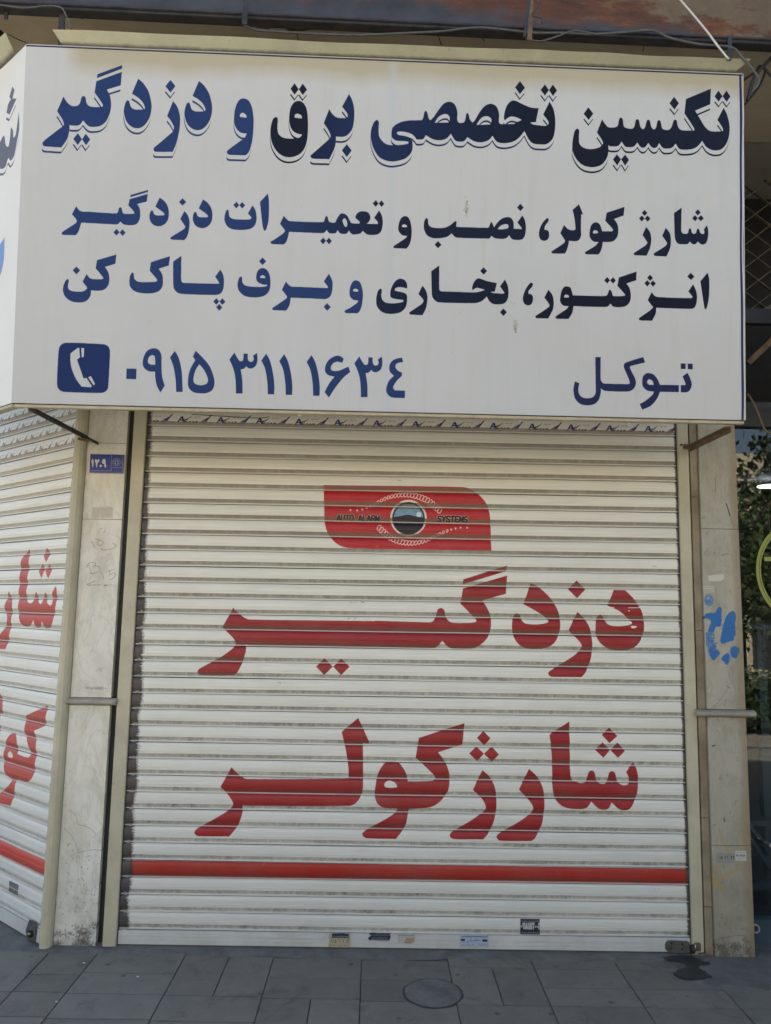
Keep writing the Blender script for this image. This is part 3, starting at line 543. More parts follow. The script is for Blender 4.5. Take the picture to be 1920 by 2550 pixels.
PR = Canvas('right_pillar_print', (1.38, -0.032, 0), (1, 0, 0), (0, 0, 1), .26, 2.62, 1100)
QF = (1700, 1330, 6.322)
pb = rgb8(14, 104, 174)
def rag(P, a=.0016):
    out = []
    for k in range(len(P)):
        p, q = P[k], P[(k + 1) % len(P)]; m = max(1, int(np.hypot(*(q - p)) / .0016))
        for i in range(m): out.append(p + (q - p) * i / m + rng.normal(0, a, 2) * (rng.random() < .55))
    return np.array(out)
for t in ("330,1330 350,1270 400,1240 480,1240 520,1220 540,1170 580,1143 607,1165 612,1300 605,1400 590,1455 520,1465 490,1545* 400,1530 420,1450 445,1380 420,1345 370,1325",
          "785,1210 825,1240 838,1310 825,1420 830,1560 800,1640 800,1670 700,1705 620,1725 590,1690 600,1600 640,1440 660,1340 710,1260",
          "400,1820 450,1800 480,1840 530,1820 585,1860 575,1895 490,1985 450,1960 420,1900", "745,1850 770,1780 830,1765 890,1800 880,1880 840,1945 780,1940", "605,1965 650,1900 700,1880 740,1910 730,2000 690,2060 650,2010"):
    P_ = rag(PR.px(smooth_outline(t) / QF[2] + [QF[0], QF[1]])); PR.paint(PR.cover([P_]), pb, .97)
PR.paint(PR.cover([PR.px(smooth_outline("365,1545 480,1545 500,1620 490,1700 530,1800 470,1830 400,1800 365,1740 360,1640") / QF[2] + [QF[0], QF[1]])]), pb, .66)
PR.paint(PR.cover([PR.px(smooth_outline("340,1010 380,945 440,955 475,1010 470,1100 430,1135 360,1110 340,1060") / QF[2] + [QF[0], QF[1]])]), rgb8(52, 122, 176), .72)
for cx_, cy_, rx_, ry_, n_ in ((430, 1640, 60, 110, 300), (460, 1820, 70, 60, 180), (395, 1040, 70, 70, 90), (640, 1500, 40, 90, 90), (815, 1550, 24, 90, 90), (680, 2010, 50, 50, 60), (780, 1890, 90, 50, 70), (500, 1740, 60, 80, 80)):
    q = PR.px([(QF[0] + cx_ / QF[2], QF[1] + cy_ / QF[2])])[0]; k = .00033
    splat(PR, q[0], q[1], rx_ * k, ry_ * k, n_, pb, .9, .0006, .0028)
for cx_, cy_, rx_, ry_, n_ in ((450, 1620, 40, 60, 70), (400, 1010, 50, 30, 40), (290, 1000, 20, 60, 40)):
    q = PR.px([(QF[0] + cx_ / QF[2], QF[1] + cy_ / QF[2])])[0]; splat(PR, q[0], q[1], rx_ * .00033, ry_ * .00033, n_, rgb8(196, 190, 176), .8, .0006, .002)
PR.word(QF, ["392,655* 520,635 648,630* 648,700 600,735 500,745 405,742*"], rgb8(206, 202, 190))
PR.word(QF, ["300,820* 470,815 495,870 495,915 430,912 395,885 280,870*"], rgb8(198, 192, 178), alpha=.75)
for a_, b_ in (((285, 850), (470, 835)), ((290, 880), (480, 870)), ((420, 900), (490, 890))): PR.stroke(np.array([a_, b_]) / QF[2] + [QF[0], QF[1]], .002, rgb8(140, 134, 120), .7)
PR.stroke([(1808, 1254), (1812, 1266), (1817, 1284)], .006, rgb8(70, 60, 46), .9); PR.stroke([(1817, 1284), (1822, 1300), (1828, 1312)], .0022, rgb8(110, 90, 60), .7)
PR.stroke([(1780, 1190), (1782, 1225)], .004, rgb8(92, 84, 70), .6); PR.stroke([(1796, 1383), (1812, 1379)], .005, rgb8(110, 104, 92), .6)
PR.stroke([(1773, 1858), (1780, 1856)], .006, rgb8(50, 48, 46), .9); PR.stroke([(1802, 2037), (1804, 2046)], .005, rgb8(60, 58, 54), .9)
PR.stroke([(1777, 1762), (1795, 1740), (1813, 1712)], .002, rgb8(90, 84, 76), .7); PR.stroke([(1810, 1708), (1818, 1714)], .004, rgb8(90, 84, 76), .7)
yel = rgb8(176, 152, 92); YF = (1740, 2060, 11.06)
for pts, w_ in (([(1190, 1070), (1000, 1190), (760, 1310), (560, 1450), (420, 1540)], .016), ([(550, 1090), (430, 1240), (330, 1380), (320, 1560), (420, 1640)], .017), ([(420, 1560), (560, 1600), (680, 1700)], .020), ([(370, 1480), (520, 1500)], .02), ([(570, 80), (610, 250), (620, 430)], .008), ([(1230, 180), (1250, 420)], .016), ([(780, 540), (800, 640)], .014), ([(1080, 540), (1290, 600)], .014)):
    PR.stroke(mulsm(np.array(pts) / YF[2] + [YF[0], YF[1]], 6), w_, yel, .62)
def bands(x0, x1, sw, col, al):
    PR.paint(PR.cover([np.array([[x0, 0], [x1, 0], [x1 + sw, 2.62], [x0 + sw, 2.62]])]), col, al)
for a_, b_ in (((575, 1040), (612, 1690)), ((612, 1690), (650, 1710)), ((645, 1720), (720, 1735)), ((720, 1735), (800, 1780)), ((690, 1700), (780, 1675)), ((780, 1675), (880, 1672)), ((640, 1830), (660, 1740))):
    m = ((a_[0] + b_[0]) / 2 + 6, (a_[1] + b_[1]) / 2 - 6); q = mulsm(np.array([a_, m, b_]) / 2.457 + [1500, 1650], 6)
    if a_[0] > 620: PR.stroke(q, .0018, rgb8(88, 84, 74), .8)
for _ in range(46):
    x, y = rng.uniform(1750, 1866), rng.uniform(1180, 2380); qq = PR.px([(x, y)])[0]; splat(PR, qq[0], qq[1], .010, .016, 9, rgb8(104, 98, 82), .35, .001, .005)
for _ in range(16):
    qq = [rng.uniform(.05, .25), abs(rng.normal(0, .05))]; splat(PR, qq[0], qq[1], .03, .025, 60, rgb8(76, 74, 66), .45, .001, .006)
for k in range(7): bands(.198 + k * .0045, .245, 0, rgb8(140, 116, 84), .10)

# ================================================================== MATERIALS
def art(t, cv, uv='UVMap'):
    im = cv.image(); u = t.n('ShaderNodeUVMap', uv_map=uv); x = t.n('ShaderNodeTexImage', image=im, extension='CLIP', interpolation='Linear')
    t.l(u.outputs[0], x.inputs[0]); return x.outputs['Color'], x.outputs['Alpha'], u.outputs[0]
def slat_material(name, cv, base, dirt, dirt_lo, dirt_hi, amt):
    t = NT(name); c, a, uv = art(t, cv)
    lu = t.n('ShaderNodeUVMap', uv_map='local'); sep = t.n('ShaderNodeSeparateXYZ'); t.l(lu.outputs[0], sep.inputs[0])
    x, v = sep.outputs[0], sep.outputs[1]       # x metres along, v = slat number + height inside the slat (0 bottom .. 1 top)
    fr = t.math('FRACT', v)
    flo = t.math('FLOOR', v)
    cmb = t.n('ShaderNodeCombineXYZ'); t.l(t.math('MULTIPLY', x, 1.0), cmb.inputs[0]); t.l(t.math('MULTIPLY', v, .077), cmb.inputs[1]); t.l(t.math('MULTIPLY', flo, 3.7), cmb.inputs[2])
    P = cmb.outputs[0]
    streak = t.noise(1.0, 5, .6, P, (2.5, 120, 1)); big = t.noise(2.2, 4, .6, P, (1, 1, .35)); fine = t.noise(60, 6, .7, P, (1.0, .7, 1))
    col = t.mix(t.ramp(streak, [(.35, 0), (.75, 1)]), base, tuple(q * .86 for q in base))
    col = t.mix(t.ramp(big, [(.4, 0), (.8, .35)]), col, (base[0] * .78, base[1] * .76, base[2] * .68))
    grey = t.ramp(t.math('DIVIDE', v, 34.0), [(0, .42), (.16, .34), (.34, .10), (.5, 0)])
    col = t.mix(t.math('MULTIPLY', grey, t.ramp(t.noise(1.6, 5, .6, P), [(.3, .75), (.7, 1)])), col, (.40, .42, .41))
    chip = t.ramp(t.noise(34, 9, .82, P, (.8, 1.3, 1)), [(.655, 1), (.70, .25)])
    fade = t.ramp(t.noise(2.4, 5, .65, P, (1, .8, 1)), [(.3, .0), (.75, .10)])
    lip = t.ramp(fr, [(0, 1), (.036, .42), (.100, .42), (.110, 1), (1, 1)]); a = t.math('MULTIPLY', t.math('MULTIPLY', a, chip), lip)
    c = t.mix(fade, c, (.50, .22, .17))
    col = t.mix(a, col, c)
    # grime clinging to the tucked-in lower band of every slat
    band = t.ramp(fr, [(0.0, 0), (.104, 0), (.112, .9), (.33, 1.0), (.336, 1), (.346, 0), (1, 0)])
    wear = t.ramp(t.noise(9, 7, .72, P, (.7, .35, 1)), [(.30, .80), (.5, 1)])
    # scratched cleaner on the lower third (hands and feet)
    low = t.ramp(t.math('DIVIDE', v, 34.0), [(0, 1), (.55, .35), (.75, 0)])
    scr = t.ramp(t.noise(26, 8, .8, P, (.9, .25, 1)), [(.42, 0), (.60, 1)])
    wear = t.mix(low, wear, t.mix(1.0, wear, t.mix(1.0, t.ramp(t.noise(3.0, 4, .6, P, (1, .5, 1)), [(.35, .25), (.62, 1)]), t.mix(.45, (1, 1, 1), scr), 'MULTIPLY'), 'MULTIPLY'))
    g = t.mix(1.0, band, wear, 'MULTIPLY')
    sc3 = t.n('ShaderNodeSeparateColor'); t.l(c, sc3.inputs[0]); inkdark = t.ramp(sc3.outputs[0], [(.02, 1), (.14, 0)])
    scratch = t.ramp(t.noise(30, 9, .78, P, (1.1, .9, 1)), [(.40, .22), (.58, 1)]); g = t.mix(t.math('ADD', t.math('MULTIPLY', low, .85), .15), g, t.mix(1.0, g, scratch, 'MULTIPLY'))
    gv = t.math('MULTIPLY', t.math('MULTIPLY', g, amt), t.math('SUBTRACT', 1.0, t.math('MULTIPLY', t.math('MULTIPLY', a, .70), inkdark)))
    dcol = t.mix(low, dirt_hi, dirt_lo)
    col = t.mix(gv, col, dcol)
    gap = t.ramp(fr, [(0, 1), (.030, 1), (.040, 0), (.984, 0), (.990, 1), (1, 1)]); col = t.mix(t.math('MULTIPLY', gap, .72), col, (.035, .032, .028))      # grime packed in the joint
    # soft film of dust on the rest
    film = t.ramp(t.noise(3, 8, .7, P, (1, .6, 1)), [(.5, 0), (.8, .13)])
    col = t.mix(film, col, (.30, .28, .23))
    rg = t.math('ADD', t.math('MULTIPLY', g, .35), .32); t.b.inputs['Specular IOR Level'].default_value = .32
    t.bump(t.math('ADD', t.math('MULTIPLY', streak, .5), t.math('MULTIPLY', fine, .15)), .25, .0012)
    return t.done(col, rg)
WH = (.88, .855, .755)
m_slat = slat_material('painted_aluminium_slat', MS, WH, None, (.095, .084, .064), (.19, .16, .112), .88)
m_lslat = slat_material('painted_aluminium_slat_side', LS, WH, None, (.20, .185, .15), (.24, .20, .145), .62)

def sign_material():
    t = NT('printed_sign_cloth'); c, a, uv = art(t, sign)
    sep = t.n('ShaderNodeSeparateXYZ'); t.l(uv, sep.inputs[0])
    base = (.575, .578, .562)
    col = t.mix(t.ramp(t.noise(1.2, 5, .6), [(.35, 0), (.7, 1)]), base, (.535, .540, .525))
    # warm shade below the flashing, painted into the top of the cloth
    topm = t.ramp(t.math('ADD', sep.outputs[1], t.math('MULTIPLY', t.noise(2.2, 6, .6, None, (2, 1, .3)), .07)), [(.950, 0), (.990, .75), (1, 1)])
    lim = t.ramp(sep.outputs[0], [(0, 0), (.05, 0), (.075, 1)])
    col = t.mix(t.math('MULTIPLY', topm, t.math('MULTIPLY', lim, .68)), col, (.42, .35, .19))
    # seam of the cloth
    seam = t.ramp(t.math('ABSOLUTE', t.math('SUBTRACT', sep.outputs[0], .5035)), [(0, .5), (.004, .3), (.010, 0)])
    col = t.mix(seam, col, (.50, .53, .56))
    stk = t.ramp(t.noise(5, 6, .7, None, (5, 1, .25)), [(.52, 0), (.85, .30)])
    col = t.mix(stk, col, (.46, .42, .33))
    col = t.mix(a, col, c)
    wv = t.n('ShaderNodeTexWave'); wv.inputs['Scale'].default_value = 160; t.l(t.tc.outputs['Object'], wv.inputs[0]); wv.bands_direction = 'X'
    wz = t.n('ShaderNodeTexWave'); wz.inputs['Scale'].default_value = 160; t.l(t.tc.outputs['Object'], wz.inputs[0]); wz.bands_direction = 'Z'
    h = t.math('ADD', t.math('ADD', t.math('MULTIPLY', wv.outputs[1], .3), t.math('MULTIPLY', wz.outputs[1], .3)), t.math('MULTIPLY', t.noise(30, 4, .6), .6))
    t.bump(h, .18, .0015)
    t.b.inputs['Specular IOR Level'].default_value = .12
    return t.done(col, .6)
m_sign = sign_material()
def marble(name, cv, base):
    t = NT(name); c, a, uv = art(t, cv)
    n1 = t.noise(3.2, 8, .68, None, (1, 1, .6), 1.2); n2 = t.noise(14, 8, .7); n3 = t.noise(1.1, 3, .5)
    col = t.ramp(n1, [(.30, tuple(q * .74 for q in base)), (.5, base), (.75, tuple(min(1, q * 1.12) for q in base))])
    vein = t.ramp(t.noise(2.4, 9, .62, None, (1.6, 1, .8), 2.6), [(.470, 0), (.495, 1), (.52, 0)])
    col = t.mix(t.math('MULTIPLY', vein, .35), col, tuple(q * .55 for q in base))
    blot = t.ramp(t.noise(5.5, 8, .75, None, (1.6, 1, .7), .6), [(.48, 0), (.68, .55)])
    col = t.mix(blot, col, (base[0] * .66, base[1] * .62, base[2] * .50))
    col = t.mix(t.ramp(n2, [(.55, 0), (.8, .5)]), col, tuple(q * k for q, k in zip(base, (.62, .58, .48))))
    col = t.mix(t.ramp(n3, [(.45, 0), (.75, .4)]), col, (base[0] * .72, base[1] * .66, base[2] * .52))
    # splash dirt low on the wall
    sp = t.n('ShaderNodeSeparateXYZ'); gp = t.n('ShaderNodeNewGeometry'); t.l(gp.outputs['Position'], sp.inputs[0])
    lowm = t.ramp(sp.outputs[2], [(0, 1), (.10, .55), (.5, .12), (.9, 0)])
    sd_ = t.ramp(t.noise(9, 9, .75), [(.38, 0), (.66, 1)])
    col = t.mix(t.math('MULTIPLY', t.mix(1.0, lowm, sd_, 'MULTIPLY'), .75), col, (.12, .115, .10))
    col = t.mix(a, col, c)
    t.bump(t.noise(45, 6, .65), .22, .002)
    return t.done(col, .5)
m_marL = marble('marble_left', PL, (.80, .775, .68)); m_marR = marble('marble_right', PR, (.43, .405, .325))
m_marble_plain = simple('marble_edge', (.30, .25, .17), .55, var=.3, scale=9, dirt=(.16, .09, .035), dscale=4, damt=.8)
m_ledge = simple('stone_ledge', (.36, .33, .27), .6, var=.25, scale=14, bump=.3, dirt=(.14, .12, .09), damt=.6)
m_guide = simple('cream_painted_steel', (.54, .50, .355), .4, var=.08, scale=3, bump=.06, bscale=30, dirt=(.26, .22, .15), dscale=5, damt=.45)
m_guide_in = simple('guide_channel_dark', (.03, .03, .032), .7, var=.3)
m_dark = simple('dark_metal', (.035, .035, .038), .5, .3, var=.3)
m_rod = simple('rusty_black_rod', (.045, .040, .036), .65, .2, var=.4, scale=30, dirt=(.16, .08, .04), dscale=20, damt=.6)
m_angle = simple('brown_rusty_angle', (.17, .11, .065), .7, .1, var=.35, scale=20, dirt=(.08, .05, .03), dscale=12, damt=.8)
m_frame = simple('sign_frame_beige', (.50, .44, .31), .55, var=.12, scale=10, dirt=(.25, .2, .12), dscale=14, damt=.6)
m_flash = None
def flashing_material():
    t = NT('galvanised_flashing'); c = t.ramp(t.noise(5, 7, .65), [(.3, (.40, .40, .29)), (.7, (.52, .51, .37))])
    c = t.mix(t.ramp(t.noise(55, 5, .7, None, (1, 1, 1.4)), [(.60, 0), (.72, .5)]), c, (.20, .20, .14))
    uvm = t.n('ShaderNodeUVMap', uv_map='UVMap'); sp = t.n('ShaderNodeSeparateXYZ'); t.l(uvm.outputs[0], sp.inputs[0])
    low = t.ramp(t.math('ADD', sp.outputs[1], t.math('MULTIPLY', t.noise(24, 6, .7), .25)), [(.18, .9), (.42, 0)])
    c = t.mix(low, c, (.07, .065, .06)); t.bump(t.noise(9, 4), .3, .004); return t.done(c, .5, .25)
m_flash = flashing_material()
def rust_material():
    t = NT('rusted_beam_paint')
    geo = t.n('ShaderNodeNewGeometry'); P = geo.outputs['Position']; sp = t.n('ShaderNodeSeparateXYZ'); t.l(P, sp.inputs[0])
    bluegrey = t.ramp(t.noise(7, 6, .6, P), [(.3, (.030, .031, .038)), (.7, (.060, .065, .080))])
    rust = t.ramp(t.noise(11, 9, .75, P, (.5, 1, 1.6)), [(.3, (.040, .016, .009)), (.55, (.11, .038, .013)), (.75, (.24, .10, .035))])
    tan = t.ramp(t.noise(6, 7, .7, P), [(.3, (.10, .075, .045)), (.7, (.19, .145, .085))])
    h = t.math('ADD', t.math('MULTIPLY', t.math('SUBTRACT', sp.outputs[2], 4.11), 2.6), t.math('MULTIPLY', t.noise(3.2, 8, .72, P, (.45, 1, 1)), .9))
    m = t.ramp(t.math('ADD', h, t.math('MULTIPLY', sp.outputs[0], .13)), [(.62, 0), (.74, 1)])
    c = t.mix(m, bluegrey, rust)
    m2 = t.ramp(t.math('ADD', t.noise(2.6, 9, .7, P, (.8, 1, 2.2)), t.math('MULTIPLY', sp.outputs[0], .15)), [(.67, 0), (.73, .8)])
    c = t.mix(m2, c, tan)
    t.bump(t.noise(40, 8, .7, P), .6, .004); return t.done(c, .75)
m_rust = rust_material()
m_beamdark = simple('dark_beam_flange', (.030, .030, .034), .6, .1, var=.5, scale=20, dirt=(.09, .055, .035), dscale=9, damt=.6)
m_plaster = simple('soffit_plaster', (.62, .53, .38), .85, var=.08, scale=2.5, bump=.25, bscale=50, dirt=(.22, .19, .14), dscale=2, damt=.5)
m_brick = simple('broken_brick', (.15, .075, .045), .9, var=.4, scale=25, bump=.8, bscale=60, bdist=.01)
m_wall = simple('building_render', (.40, .37, .31), .85, var=.1, scale=1.2, dirt=(.28, .25, .2))
m_black = simple('dark_recess', (.022, .022, .024), .9, var=.3)
m_lattice = simple('lattice_bars', (.13, .115, .085), .6, .3, var=.3, scale=20)
m_cable = simple('black_cable', (.030, .030, .032), .5, var=.3, scale=30)
m_cable_g = simple('grey_dusty_cable', (.085, .085, .085), .6, var=.3, scale=30)
m_cable_w = simple('white_cable', (.62, .60, .56), .5, var=.1)
m_cable_b = simple('brown_cable', (.16, .11, .06), .5, var=.2)
m_steel = simple('worn_lock_steel', (.17, .175, .165), .45, .6, var=.3, scale=20, dirt=(.09, .07, .05), dscale=15, damt=.7)
m_bolt = simple('dark_bolt', (.06, .055, .045), .5, .6, var=.4, scale=60)
m_chrome = simple('shackle_steel', (.55, .54, .50), .25, .9, var=.1)
m_rail = simple('bottom_rail_paint', (.60, .60, .56), .42, var=.10, scale=3, bump=.08, dirt=(.40, .38, .32), dscale=5, damt=.5)
m_rubber = simple('bottom_seal', (.09, .075, .045), .8, var=.4, scale=12)
def paver_material():
    t = NT('grey_basalt_paver'); oi = t.n('ShaderNodeObjectInfo'); geo = t.n('ShaderNodeNewGeometry'); P = geo.outputs['Position']
    ad = t.n('ShaderNodeVectorMath', operation='MULTIPLY_ADD'); t.l(oi.outputs['Random'], ad.inputs[0]); ad.inputs[1].default_value = (37, 53, 11); t.l(t.tc.outputs['Object'], ad.inputs[2]); V = ad.outputs[0]
    c = t.ramp(t.noise(8, 7, .7, V), [(.3, (.146, .140, .119)), (.7, (.192, .184, .156))])
    rv = t.ramp(oi.outputs['Random'], [(0, .84), (1, 1.12)]); c = t.mix(1.0, c, rv, 'MULTIPLY')
    c = t.mix(t.ramp(t.noise(2.6, 7, .7, P), [(.42, 0), (.70, .55)]), c, (.205, .192, .158))          # dusty patches
    c = t.mix(t.ramp(t.noise(5.5, 9, .78, P, None, .8), [(.53, 0), (.70, .75)]), c, (.070, .068, .062))   # worn-in dark stains
    c = t.mix(t.ramp(t.noise(22, 8, .8, P, (.6, 1.6, 1)), [(.60, 0), (.72, .5)]), c, (.085, .080, .068))
    vo = t.n('ShaderNodeTexVoronoi'); vo.inputs['Scale'].default_value = 8.5; t.l(P, vo.inputs['Vector'])
    pick = t.ramp(t.n('ShaderNodeSeparateColor').outputs[0], [(0, 0), (1, 1)]); t.l(vo.outputs['Color'], pick.node.inputs[0].links[0].from_node.inputs[0])
    spot = t.mix(1.0, t.ramp(vo.outputs['Distance'], [(.07, .8), (.13, 0)]), t.ramp(pick, [(.55, 0), (.57, 1)]), 'MULTIPLY')
    c = t.mix(spot, c, (.060, .058, .055))
    sp = t.n('ShaderNodeSeparateXYZ'); t.l(P, sp.inputs[0]); edge = t.ramp(t.math('ADD', sp.outputs[1], t.math('MULTIPLY', t.noise(7, 7, .7, P), .16)), [(.0, 0), (.08, .75)])
    c = t.mix(edge, c, (.075, .072, .066))                                                             # dirt swept against the wall
    t.bump(t.math('ADD', t.noise(90, 6, .7, V), t.math('MULTIPLY', t.noise(9, 5, .6, V), .8)), .45, .0025)
    return t.done(c, .72)
m_paver = paver_material()
m_joint = simple('joint_sand', (.10, .095, .082), .95, var=.3, scale=30)
m_cement = simple('rough_cement', (.155, .150, .138), .85, var=.25, scale=9, bump=.8, bscale=35, bdist=.008, dirt=(.06, .062, .066), dscale=7, damt=.7)
m_wet = simple('wet_stain', (.030, .031, .033), .5, var=.3, scale=12, bump=.2)
m_road = simple('dusty_asphalt', (.30, .27, .22), .9, var=.2, scale=3)
m_paveb = simple('worn_far_paving', (.26, .245, .21), .85, var=.15, scale=3)
m_far = simple('sunlit_cream_facade', (.66, .58, .42), .85, var=.06, scale=.7)
m_fardark = simple('far_window_glass', (.05, .055, .06), .2, var=.2)
m_bark = simple('bark', (.10, .075, .05), .9, var=.3, scale=12)
m_leaf = simple('plane_leaf', (.075, .115, .035), .6, var=.5, scale=3, bump=0)
m_ring = simple('lime_decal', (.34, .385, .09), .45, var=.08, scale=10, bump=0)
m_ringdark = simple('lime_decal_print', (.10, .12, .05), .5, var=.2)
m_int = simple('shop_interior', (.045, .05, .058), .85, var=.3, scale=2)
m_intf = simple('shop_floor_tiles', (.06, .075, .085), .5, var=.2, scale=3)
m_tarp = simple('blue_shop_stand', (.04, .075, .10), .6, var=.25)
m_pale = simple('pale_sill', (.34, .33, .30), .6, var=.15)
def glass_material():
    t = NT('shop_window_glass'); t.b.inputs['Transmission Weight'].default_value = 1.0; t.b.inputs['IOR'].default_value = 1.5
    t.b.inputs['Base Color'].default_value = (.86, .9, .88, 1); t.b.inputs['Roughness'].default_value = 0.0; return t.m
m_glass = glass_material()
t = NT('lamp_glow'); t.b.inputs['Emission Color'].default_value = (.9, .95, 1, 1); t.b.inputs['Emission Strength'].default_value = 1.4; m_lamp = t.m

# ================================================================== GROUND
g = MB(); g.quad((-60, -60, -.006), (60, -60, -.006), (60, 60, -.006), (-60, 60, -.006))
tag(g.build('ground', m_joint), kind='structure')
rd = MB(); rd.quad((-60, -13.5, -.0015), (60, -13.5, -.0015), (60, -5.4, -.0015), (-60, -5.4, -.0015)); tag(rd.build('road', m_road), kind='structure')
pb = MB(); pb.quad((-60, -5.25, .0005), (60, -5.25, .0005), (60, -2.42, .0005), (-60, -2.42, .0005)); pb.quad((-60, -2.42, .0005), (-2.03, -2.42, .0005), (-2.03, -.2, .0005), (-60, -.2, .0005)); pb.quad((2.13, -2.42, .0005), (60, -2.42, .0005), (60, 0, .0005), (2.13, 0, .0005)); tag(pb.build('path', m_paveb), kind='structure')
pv = bpy.data.objects.new('pavement', None); COL.objects.link(pv); tag(pv, kind='structure')
paver_mesh = {}
def paver(x0, x1, y0, y1):
    g_ = .0019; w_, h_ = x1 - x0 - 2 * g_, y1 - y0 - 2 * g_
    if w_ < .02 or h_ < .02: return
    key = (round(w_, 3), round(h_, 3))
    if key not in paver_mesh:
        m = MB().box(-w_ / 2, w_ / 2, -h_ / 2, h_ / 2, -.03, 0); o = m.build('paver', m_paver, bevel=.0014); me = o.data; bpy.data.objects.remove(o); paver_mesh[key] = me
    o = bpy.data.objects.new('paver', paver_mesh[key]); COL.objects.link(o); o.parent = pv
    o.location = ((x0 + x1) / 2, (y0 + y1) / 2, random.uniform(-.0012, .0012)); o.rotation_euler = (random.uniform(-.003, .003), random.uniform(-.003, .003), random.uniform(-.003, .003) if w_ < .5 else 0)
YB = -2.25
cols = {  # x range -> y joints from the wall outwards (None in x split = whole); ('s', x) splits that cell
 (-2.02, -1.62): [-.05, -.43, -.62, -.80], (-1.62, -1.40): [-.06, -.28, -.43, -.62], (-1.40, -1.00): [-.03, -.26, -.44, -.63],
 (-1.00, -.60): [-.08, ('s', -.80), -.445, ('n',), -.64], (-.60, -.20): [-.09, -.28, -.455, ('s', -.40), -.66], (-.20, .19): [-.10, -.29, -.47, -.66],
 (.19, .57): [-.03, -.16, ('s', .38), -.485, -.68], (.57, .95): [-.03, -.165, -.34, -.487, -.68], (.95, 1.34): [-.03, -.17, -.34, -.49, -.68], (1.34, 1.72): [-.22, -.49, -.68], (1.72, 2.12): [-.1, -.33, -.49, -.68]}
for (x0, x1), js in cols.items():
    ys = []; split = {}
    for j in js:
        if isinstance(j, tuple):
            if j[0] == 's': split[len(ys)] = j[1]
        else: ys.append(j)
    while ys[-1] > YB: ys.append(ys[-1] - random.choice([.175, .18, .19, .37]))
    for i in range(len(ys) - 1):
        y1_, y0_ = ys[i], ys[i + 1]
        sx = split.get(i + 1)
        if sx is None and y1_ - y0_ > .3 and y1_ < -.6: sx = (x0 + x1) / 2
        if sx: paver(x0, sx, y0_, y1_); paver(sx, x1, y0_, y1_)
        else: paver(x0, x1, y0_, y1_)
# cement fillet along the foot of the shop front, and poured patch at the right
def blob_sheet(name, x0, x1, ya, yb, z, mat, nx=60, ny=5, amp=.02, seed=0, parent=pv):
    rr = random.Random(seed); v = []; f = []
    ed = [sum(math.sin((i * .9 + p) * q) * a for p, q, a in ((seed, .35, .5), (seed * 2, .9, .3), (3, 2.1, .2))) for i in range(nx + 1)]
    for i in range(nx + 1):
        x = x0 + (x1 - x0) * i / nx
        for j in range(ny + 1):
            yy = ya + (yb + ed[i] * amp - ya) * j / ny; h = z * (1 - (j / ny) ** 2)
            v.append((x, yy, h + rr.uniform(-.0006, .0006) + (.0024 if j < ny else -.004)))
    for i in range(nx):
        for j in range(ny):
            a = i * (ny + 1) + j; f.append((a, a + 1, a + ny + 2, a + ny + 1))
    return mesh_obj(name, v, f, mat, parent, True)
blob_sheet('cement_fillet', -1.75, 1.36, .06, -.088, .008, m_cement, amp=.020, seed=5)
blob_sheet('cement_patch', 1.22, 2.6, .12, -.30, .005, m_cement, nx=40, ny=8, amp=.10, seed=9)
blob_sheet('cement_patch', -2.6, -1.40, .3, -.075, .008, m_cement, nx=40, ny=6, amp=.03, seed=3)
# far kerb side of the pavement
mb = MB().box(-60, 60, -5.4, -5.25, -.10, .004); tag(mb.build('kerb', m_cement), kind='structure')
# manhole
mh = gnd(1078, 2474); mh_e = empty('manhole_cover', (mh.x, mh.y, 0), 'round worn cover set flush into the grey pavers in front of the shutter', 'manhole cover')
def ngon(cx, cy, z, r, n=48): return [(cx + math.cos(2 * math.pi * k / n) * r, cy + math.sin(2 * math.pi * k / n) * r, z) for k in range(n)]
b_ = MB(); b_.prism(ngon(mh.x, mh.y, -.02, .117), (0, 0, .0235)); b_.build('cover_plate', m_cement, mh_e)
b_ = MB(); n_ = 48
for k in range(n_):
    a0, a1 = 2 * math.pi * k / n_, 2 * math.pi * (k + 1) / n_
    P_ = lambda a, r, z: (mh.x + math.cos(a) * r, mh.y + math.sin(a) * r, z)
    b_.quad(P_(a0, .117, .0022), P_(a1, .117, .0022), P_(a1, .1255 + .002 * math.sin(k), .0022), P_(a0, .1255 + .002 * math.sin(k - 1), .0022))
b_.build('cover_gap', m_wet, mh_e)
# wet stain by the padlock
def flat_patch(name, pts, z, mat, label, cat):
    q = [gnd(x, y, z) for x, y in pts]; q = spline(q + [q[0]], 4)[:-1]
    c_ = sum((Vector(p) for p in q), Vector()) / len(q); v = [c_] + q; n = len(q)
    o = mesh_obj(name, v, [(0, 1 + i, 1 + (i + 1) % n) for i in range(n)], mat); return tag(o, label, cat)
def rag_patch(pts, z):
    q = [gnd(x, y, z) for x, y in pts]; out = []; rr = random.Random(4)
    for k in range(len(q)):
        a, b = q[k], q[(k + 1) % len(q)]; d = b - a; nrm = Vector((-d.y, d.x, 0)).normalized(); m = max(3, int(d.length / .006))
        for i in range(m): out.append(a + d * (i / m) + nrm * (rr.uniform(-.0022, .0022) + .004 * math.sin(i * .9 + k)) * (0 if i == 0 else 1))
    return out
wpts = rag_patch([(1648, 2383), (1688, 2378), (1722, 2380), (1748, 2392), (1768, 2396), (1764, 2402), (1742, 2403), (1738, 2410), (1756, 2418), (1777, 2436), (1764, 2434), (1736, 2439), (1712, 2438), (1692, 2432), (1675, 2424), (1690, 2414), (1712, 2409), (1706, 2402), (1694, 2396), (1668, 2391)], .0088)
b_ = MB(); b_.prism(wpts, (0, 0, -.0006)); tag(b_.build('wet_stain', m_wet), 'dark wet stain on the cement below the padlock', 'stain')
